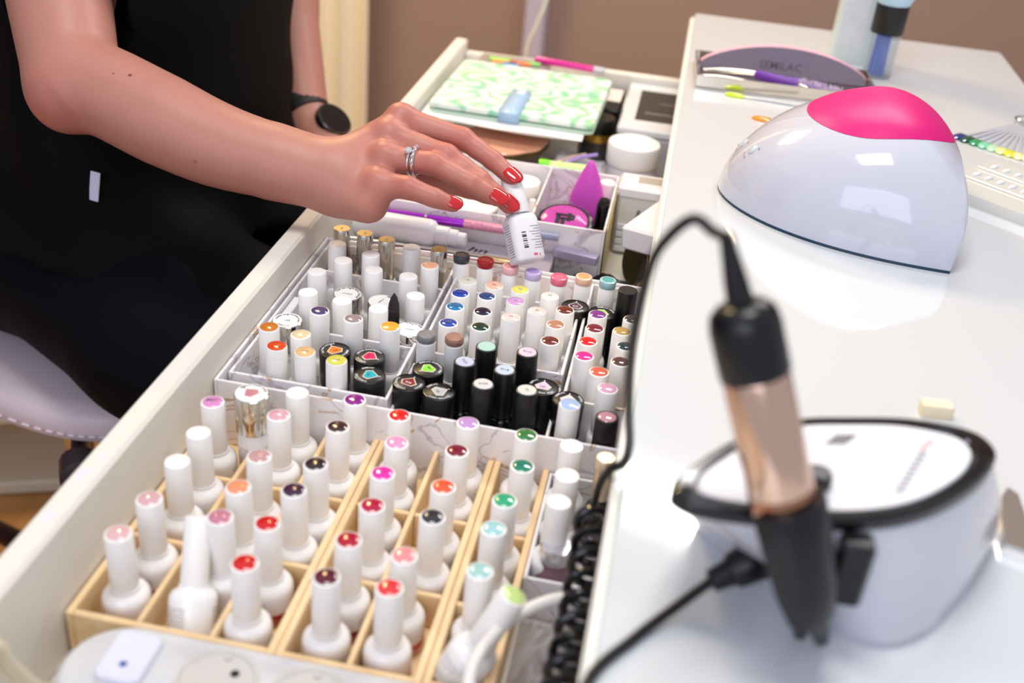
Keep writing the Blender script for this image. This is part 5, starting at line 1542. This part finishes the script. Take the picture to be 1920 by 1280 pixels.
# fingernails
NAIL_RED = mat('red_nail_varnish', '#c30f12', 0.1, coat=1.0)
def nail_mesh(L, Wd):
    g = G(); n, m_ = 14, 10
    for i in range(n+1):
        u = i/n; x = -L*0.42 + L*u
        wd = Wd*(0.92 + 0.1*math.sin(math.pi*min(1, u*1.1)))*(1 if u < 0.7 else max(0.16, max(0.0, 1-((u-0.7)/0.3)**2.2)**0.5)) * (1 if u > 0.2 else 0.5+0.5*(u/0.2)**0.5)
        for j in range(m_+1):
            v = -1+2*j/m_
            a = v*1.15
            g.v.append((x, wd*math.sin(a)/math.sin(1.15), 1.15*Wd*(math.cos(a)-1)*0.55 - 0.9*(u-0.35)**2*L*0.10 + 0.4))
    for i in range(n):
        for j in range(m_):
            a = i*(m_+1)+j
            g.f.append((a, a+m_+1, a+m_+2, a+1))
    return g.mesh('fingernail')
def put_nail(name, j0, j1, r, L, Wd, shift=0.0, nrm=None, lift=0.0):
    a = np.array(j0); b = np.array(j1)
    t_ = (b-a)/np.linalg.norm(b-a)
    n_ = HOUT*0.75 + HUP*0.35 + HRX*0.35 if nrm is None else np.array(nrm)
    n_ = n_ - t_*(n_ @ t_); n_ /= np.linalg.norm(n_)
    s_ = np.cross(n_, t_)
    c_ = b + t_*(shift) + n_*(r+lift)
    o = place('fingernail', nail_mesh(L, Wd), NAIL_RED, person)
    o.matrix_world = Matrix(((t_[0], s_[0], n_[0], c_[0]*MM), (t_[1], s_[1], n_[1], c_[1]*MM), (t_[2], s_[2], n_[2], c_[2]*MM), (0, 0, 0, 1)))
    so = o.modifiers.new('thick', 'SOLIDIFY'); so.thickness = 0.0009; so.offset = -1
    return o
put_nail('index', H_['iD'], H_['iT'], 6.6, 17.0, 6.5, -1.0)
put_nail('middle', H_['mD'], H_['mT'], 6.6, 16.5, 6.6, -2.0)
put_nail('ring', H_['rD'], H_['rT'], 6.4, 17.0, 6.5, -0.5)
put_nail('little', H_['pD'], H_['pT'], 5.8, 13.0, 5.4, -0.5)
for p, r in (((-414.6, 0, 0), 1.3), ):
    pass
def on_skin(p, r, name='mole'):
    q = np.array(p)
    k = np.argmin(np.sum((bv-q)**2, 1)); q = bv[k]
    place(name, ME('mole', [(0, -0.5*r), (r*0.9, -0.2*r), (r, 0), (r*0.7, 0.35*r), (0, 0.5*r)], 10), mat('mole_brown', '#8a4a34', 0.5), person, tuple(float(x) for x in q))
for p, r in ((H_['mole1'], 1.5), (H_['mole2'], 1.5), (H_['mole3'], 0.8)):
    on_skin(p, r)
# hair at the back of the bent head
v, f = surface_nets(lambda P: np.maximum(seg_d(P, (-505, 1058, 1225), (-520, 1065, 1260), 88, 92), (P[..., 0]+450+0.35*(1300-P[..., 2]))), (-640, 940, 1100), (-400, 1180, 1370), 9)
place('hair', make_mesh('hair', relax(v, f, 2).tolist(), f.tolist()), mat('dark_hair', '#3a271c', 0.5, noise_amt=0.3, noise_scale=200), person)

# ------------------------------------------------------------------ clothes
def tunic_field(P):
    Q = P*np.array((1, 0.66, 1), np.float32)
    c_ = lambda x, y, z: (x, y*0.66, z)
    d = seg_d(Q, c_(-548, 1010, 540), c_(-525, 1010, 700), 142, 118)
    d = smin(d, seg_d(Q, c_(-525, 1010, 700), c_(-518, 1020, 850), 118, 120), 40)
    d = smin(d, seg_d(Q, c_(-518, 1020, 850), c_(-535, 1040, 1010), 120, 104), 40)
    # skirt over the lap
    d = smin(d, seg_d(P, (-600, 945, 575), (-385, 845, 545), 112, 84), 50)
    d = smin(d, seg_d(P, (-580, 1100, 575), (-390, 1090, 545), 108, 92), 50)
    # folds
    x, y, z = P[..., 0], P[..., 1], P[..., 2]
    d = d + 3.2*np.sin(x*0.045 + z*0.03 + 1.4*np.sin(z*0.012)) * np.clip((900-z)/250, 0, 1) + 2.2*np.sin(y*0.06+z*0.055)*np.clip((760-z)/150, 0, 1)
    hem = 592 + 0.14*(-x-480)
    d = np.maximum(d, hem-z)
    d = np.maximum(d, z-1015)
    # armhole
    d = np.maximum(d, -(seg_d(P, H_['sh'], H_['el'], 64, 47)))
    d = np.maximum(d, -(seg_d(P, (-520, 1235, 1010), H_['lu'], 60, 44)))
    return d
v, f = surface_nets(tunic_field, (-720, 760, 500), (-290, 1270, 1030), 6.0)
v = relax(v, f, 2)
BLACK_CLOTH = mat('black_tunic_cloth', '#060607', 0.7, spec=0.12, bump=0.15, bump_scale=1500)
place('tunic', make_mesh('tunic', v.tolist(), f.tolist()), BLACK_CLOTH, person)
def legs_field(P):
    d = seg_d(P, (-640, 960, 560), (-440, 835, 535), 104, 88)
    d = smin(d, seg_d(P, (-440, 835, 535), (-215, 715, 508), 88, 62), 20)
    d = smin(d, seg_d(P, (-215, 715, 508), (-260, 690, 90), 60, 40), 20)
    d = smin(d, seg_d(P, (-640, 1080, 560), (-215, 1130, 508), 104, 62), 30)
    d = smin(d, seg_d(P, (-215, 1130, 508), (-255, 1130, 90), 60, 40), 20)
    d = smin(d, seg_d(P, (-650, 950, 560), (-650, 1080, 560), 108, 108), 30)
    return d
v, f = surface_nets(legs_field, (-780, 620, 30), (-130, 1220, 690), 10.0)
place('trousers', make_mesh('trousers', relax(v, f, 2).tolist(), f.tolist()), mat('navy_black_trousers', '#05060d', 0.7, spec=0.12, bump=0.1, bump_scale=1200), person)
for y in (690, 1130):
    g = G(); L = []
    for x, w, h in ((-310, 24, 45), (-290, 36, 62), (-250, 40, 76), (-210, 42, 62), (-160, 46, 44), (-110, 44, 34), (-80, 30, 24)):
        L.append([(x, y+w*math.cos(a), 2+h/2+h/2*math.sin(a)) for a in [2*math.pi*k/18 for k in range(18)]])
    g.loft(L)
    place('shoe', g.mesh('shoe'), BLACK_PLASTIC, person)
# small white tag sewn to the side seam
place('sewn_tag', G().box(-4.8, 4.8, -2.2, -1.0, -13, 13, 0.3).mesh('sewn_tag'), mat('white_tag_fabric', '#d6d2e6', 0.6), person, (-488.1, 820.3, 682.9), (math.radians(-12), math.radians(3), math.radians(-8)))

# ------------------------------------------------------------------ rings, watch and the held bottle
rc = np.array(H_['rM'])*0.46 + np.array(H_['rP'])*0.54
rdv = np.array(H_['rP'])-np.array(H_['rM']); rdv /= np.linalg.norm(rdv)
def ring_geo(r, tr, s_):
    M_ = axis_matrix(tuple(np.zeros(3)), tuple(rdv))
    return G().tube([tuple(M_ @ Vector((r*math.cos(2*math.pi*k/40), r*math.sin(2*math.pi*k/40), s_))) for k in range(40)], tr, 10, closed=True)
SILVER = mat('bright_silver', '#e6e4e2', 0.12, metal=1.0)
t = thing('wedding_ring', 'plain silver band on the ring finger, nearer the fingertip', 'ring', tuple(rc))
place('band', ring_geo(10.6, 1.5, 3.2).mesh('band'), SILVER, t)
t = thing('diamond_ring', 'silver ring with a clear stone beside the plain band', 'ring', tuple(rc))
place('band', ring_geo(10.7, 1.1, -0.6).mesh('band'), SILVER, t)
sn = HOUT*0.8+HUP*0.55; sn -= rdv*(sn @ rdv); sn /= np.linalg.norm(sn)
place('stone', G().lathe([(0, -1.2), (3.0, 1.6), (3.2, 2.0), (2.2, 3.2), (0, 3.2)], 10).xf(axis_matrix(tuple(sn*11.4-rdv*0.6), tuple(sn))).mesh('stone', False), mat('diamond', '#f4f6ff', 0.02, trans=0.6, ior=2.2, coat=1.0), t)
for k in range(5):
    a = (k-2)*0.34
    q = sn*math.cos(a)+np.cross(rdv, sn)*math.sin(a)
    place('small_stone', G().lathe([(0, -0.6), (1.3, 0.5), (0.9, 1.3), (0, 1.3)], 8).xf(axis_matrix(tuple(q*11.9+rdv*3.2), tuple(q))).mesh('small_stone', False), mat('diamond', '#f4f6ff', 0.02), t)
# watch on the left wrist
wl = np.array(H_['lw']); wdv = np.array(H_['lh'])-wl; wdv /= np.linalg.norm(wdv)
t = thing('wrist_watch', 'black smart watch with a perforated strap on the far wrist', 'watch', tuple(wl))
Mw = axis_matrix((0, 0, 0), tuple(wdv))
g = G(); ls = []
for s_, r in ((-11, 29.0), (-10.5, 31.2), (8.5, 31.2), (9, 29.0)):
    ls.append([tuple(Mw @ Vector((r*math.cos(2*math.pi*k/48), r*math.sin(2*math.pi*k/48), s_-6))) for k in range(48)])
g.loft(ls, False, False)
place('strap', g.mesh('strap'), mat('black_rubber', '#17181a', 0.5), t)
fn_ = np.array(H_['watch'])-wl; fn_ -= wdv*(fn_ @ wdv); fn_ /= np.linalg.norm(fn_)
fn_ = fn_*0.9 + HOUT*0.28; fn_ /= np.linalg.norm(fn_)
fc = np.array(H_['watch'])-wl
place('case', G().lathe([(0, -3), (19.5, -3), (21, -1.5), (21, 5), (20, 6.2), (0, 6.2)], 40).xf(axis_matrix(tuple(fc), tuple(fn_))).mesh('case'), mat('gunmetal', '#6a6360', 0.25, metal=0.9), t)
place('dial', G().lathe([(19.2, 6.25), (18.8, 6.9), (0, 7.1)], 40).xf(axis_matrix(tuple(fc), tuple(fn_))).mesh('dial'), mat('dark_dial', '#15100e', 0.15, coat=0.5), t)
for k in range(6):
    a = 0.6+0.16*k
    # perforations on the near side of the strap
    dv = (HOUT*math.cos(k*0.18-0.2)+HRX*math.sin(k*0.18-0.2)); dv -= wdv*(dv @ wdv); dv /= np.linalg.norm(dv)
    place('perforation', G().lathe([(1.3, 0), (1.3, 0.4), (0, 0.4)], 10).xf(axis_matrix(tuple(dv*31.1-wdv*6), tuple(dv))).mesh('perforation'), mat('black_hole', '#050505', 0.8), t)
# bottle between the fingertips
bb = Vector(H_['bot']); bt = Vector(H_['capT']); bd = (bt-bb).normalized()
t = thing('held_bottle', 'small white dropper bottle with barcode held between red fingernails', 'bottle', tuple(bb))
Mb = axis_matrix((0, 0, 0), tuple(bd))
loops = []
for z, s_, r in ((0, 0.82, 4), (0.8, 0.93, 5), (2.5, 1.0, 6), (33.5, 1.0, 6), (36, 0.93, 6), (38, 0.78, 6), (39.2, 0.62, 6)):
    loops.append([(x, y, z) for x, y in round_rect(0, 0, 12.8*s_, 11.0*s_, r*s_, 5)])
# turn the broad face to the person working
wv = Vector(tuple(HOUT)); wv = (wv-bd*wv.dot(bd)).normalized()
uv = bd.cross(-wv); uv.normalize()
rotm = Matrix((( uv[0], -wv[0], bd[0]), (uv[1], -wv[1], bd[1]), (uv[2], -wv[2], bd[2]))).to_4x4() @ Matrix.Rotation(math.radians(-24), 4, 'Z')
place('bottle_body', G().loft(loops).xf(rotm).mesh('bottle_body'), mat('satin_white_plastic', '#e9e6ea', 0.35), t)
place('cap', G().lathe([(0, 39.3), (10.0, 39.3), (10.3, 40.2), (9.2, 56), (7.6, 72), (6.8, 74.5), (0, 74.5)], 32).xf(rotm).mesh('cap'), mat('satin_white_cap', '#f0edee', 0.4), t)
g = G()
for i, (w_, o_) in enumerate(((2.2, 0), (1.2, 0), (0.7, 0), (1.6, 0), (0.9, 0), (2.6, 0), (0.8, 0), (1.4, 0))):
    z = 10 + i*1.75
    g.box(2.0, 5.8, -11.15, -11.05, z, z+w_*0.55)
g.xf(rotm); place('barcode', g.mesh('barcode', False), INK, t)
g = G(); rn = random.Random(9)
for i in range(9):
    g.box(-10.2, -10.2+rn.uniform(5.0, 9.5), -11.13, -11.05, 9+i*2.2, 9.55+i*2.2)
for i in range(13):
    y0_ = -6.0
    g.box(12.85, 12.95, y0_, y0_+rn.uniform(6, 11), 5+i*2.1, 5.5+i*2.1)
g.xf(rotm); place('small_print', g.mesh('small_print', False), mat('print_grey', '#8f8892', 0.5), t)
g = G(); text_flat(g, '5', 3, lambda x, y: (-6.5+x, -11.12, 3.6+y)); 
g.xf(rotm); place('lettering', g.mesh('lettering', False), GREY_INK, t)
g = G().box(-4.6, -1.2, -11.13, -11.05, 3.2, 5.2); g.xf(rotm)
place('pink_print', g.mesh('pink_print', False), mat('pink_ink', '#e2607c', 0.5), t)

# ------------------------------------------------------------------ chair and the shelf behind it
t = thing('stool', 'white upholstered stool with stitched edge under the seated person', 'stool', (-610, 930, 0))
g = G(); L = []
def seat_xy(a, s_=1.0):
    c1, s1 = math.cos(a), math.sin(a)
    x = 222*math.copysign(abs(c1)**0.55, c1)*s_; y = 180*math.copysign(abs(s1)**0.55, s1)*s_
    k = math.radians(-17)
    return (x*math.cos(k)-y*math.sin(k)-15, x*math.sin(k)+y*math.cos(k)+61)
for z, s_ in ((412, 0.9), (419, 0.975), (430, 1.0), (443, 0.992), (450, 0.965), (455, 0.88)):
    L.append([seat_xy(2*math.pi*k/64, s_) + (z,) for k in range(64)])
g.loft(L)
place('seat_cushion', g.mesh('seat_cushion'), mat('white_leatherette', '#d8c6cb', 0.4, bump=0.1, bump_scale=600), t)
for k in range(90):
    a = 2*math.pi*k/90; a2 = a+0.04
    f1 = lambda q: seat_xy(q, 1.004) + (429,)
    if math.sin(a) < 0.15:
        place('stitch', G().tube([f1(a), f1(a2)], 1.0, 6).mesh('stitch'), mat('pale_thread', '#efe2e4', 0.6), t)
place('gas_lift', ME('lift', [(0, 60), (26, 60), (26, 250), (18, 252), (18, 411), (0, 411)], 24), CHROME, t)
for k in range(5):
    a = 2*math.pi*k/5+0.25
    place('base_leg', G().tube([(0, 0, 75), (130*math.cos(a), 130*math.sin(a), 68), (255*math.cos(a), 255*math.sin(a), 58)], [20, 16, 12], 12).mesh('base_leg'), mat('copper_brown_metal', '#4a3430', 0.25, metal=0.8), t)
    place('castor', ME('castor', [(0, 0), (20, 2), (25, 14), (25, 36), (18, 46), (0, 46)], 20), BLACK_PLASTIC, t, (258*math.cos(a), 258*math.sin(a), 0.5))
place('lever', G().tube([(40, -60, 400), (72, -112, 399), (86, -136, 399), (90, -144, 399), (104, -166, 398), (106, -169, 398)], [7, 8, 9, 19, 20, 15], 16).mesh('lever'), mat('dark_brown_plastic', '#2a2024', 0.4), t)
# low white shelf with magazines seen under the stool
t = thing('magazine_shelf', 'low cream shelf with magazines on the floor behind the stool', 'shelf', (-930, 1260, 0), (0, 0, math.radians(22)))
CRM = mat('cream_shelf', '#d9cdb4', 0.5)
place('shelf_board', G().box(-190, 190, -130, 130, 2, 22, 2).mesh('shelf_board'), CRM, t)
place('shelf_board', G().box(-190, 190, -130, 130, 128, 144, 2).mesh('shelf_board'), CRM, t)
place('shelf_side', G().box(-190, -174, -130, 130, 22.5, 127.5, 2).mesh('shelf_side'), CRM, t)
place('shelf_side', G().box(174, 190, -130, 130, 22.5, 127.5, 2).mesh('shelf_side'), CRM, t)
cols_ = ['#2c3a2a', '#7a3f22', '#d0c9b0', '#8fa03a', '#3a2a24', '#c9b8a0']
for i, c_ in enumerate(cols_):
    place('magazine', G().box(-105, 105, -75, 75, 0, 6, 0.5).mesh('magazine'), mat('magazine_' + c_.strip('#'), c_, 0.4, noise_amt=0.5, noise_scale=20), None, (-930+6*i, 1255-5*i, 144.5+6.2*i), (0, 0, math.radians(22+4*(-1)**i)), ('lowest dark green', 'second lowest brown', 'third lowest cream', 'olive green', 'dark brown', 'topmost beige')[i] + ' magazine of the pile on the low shelf', 'magazine', 'magazines on the low shelf')
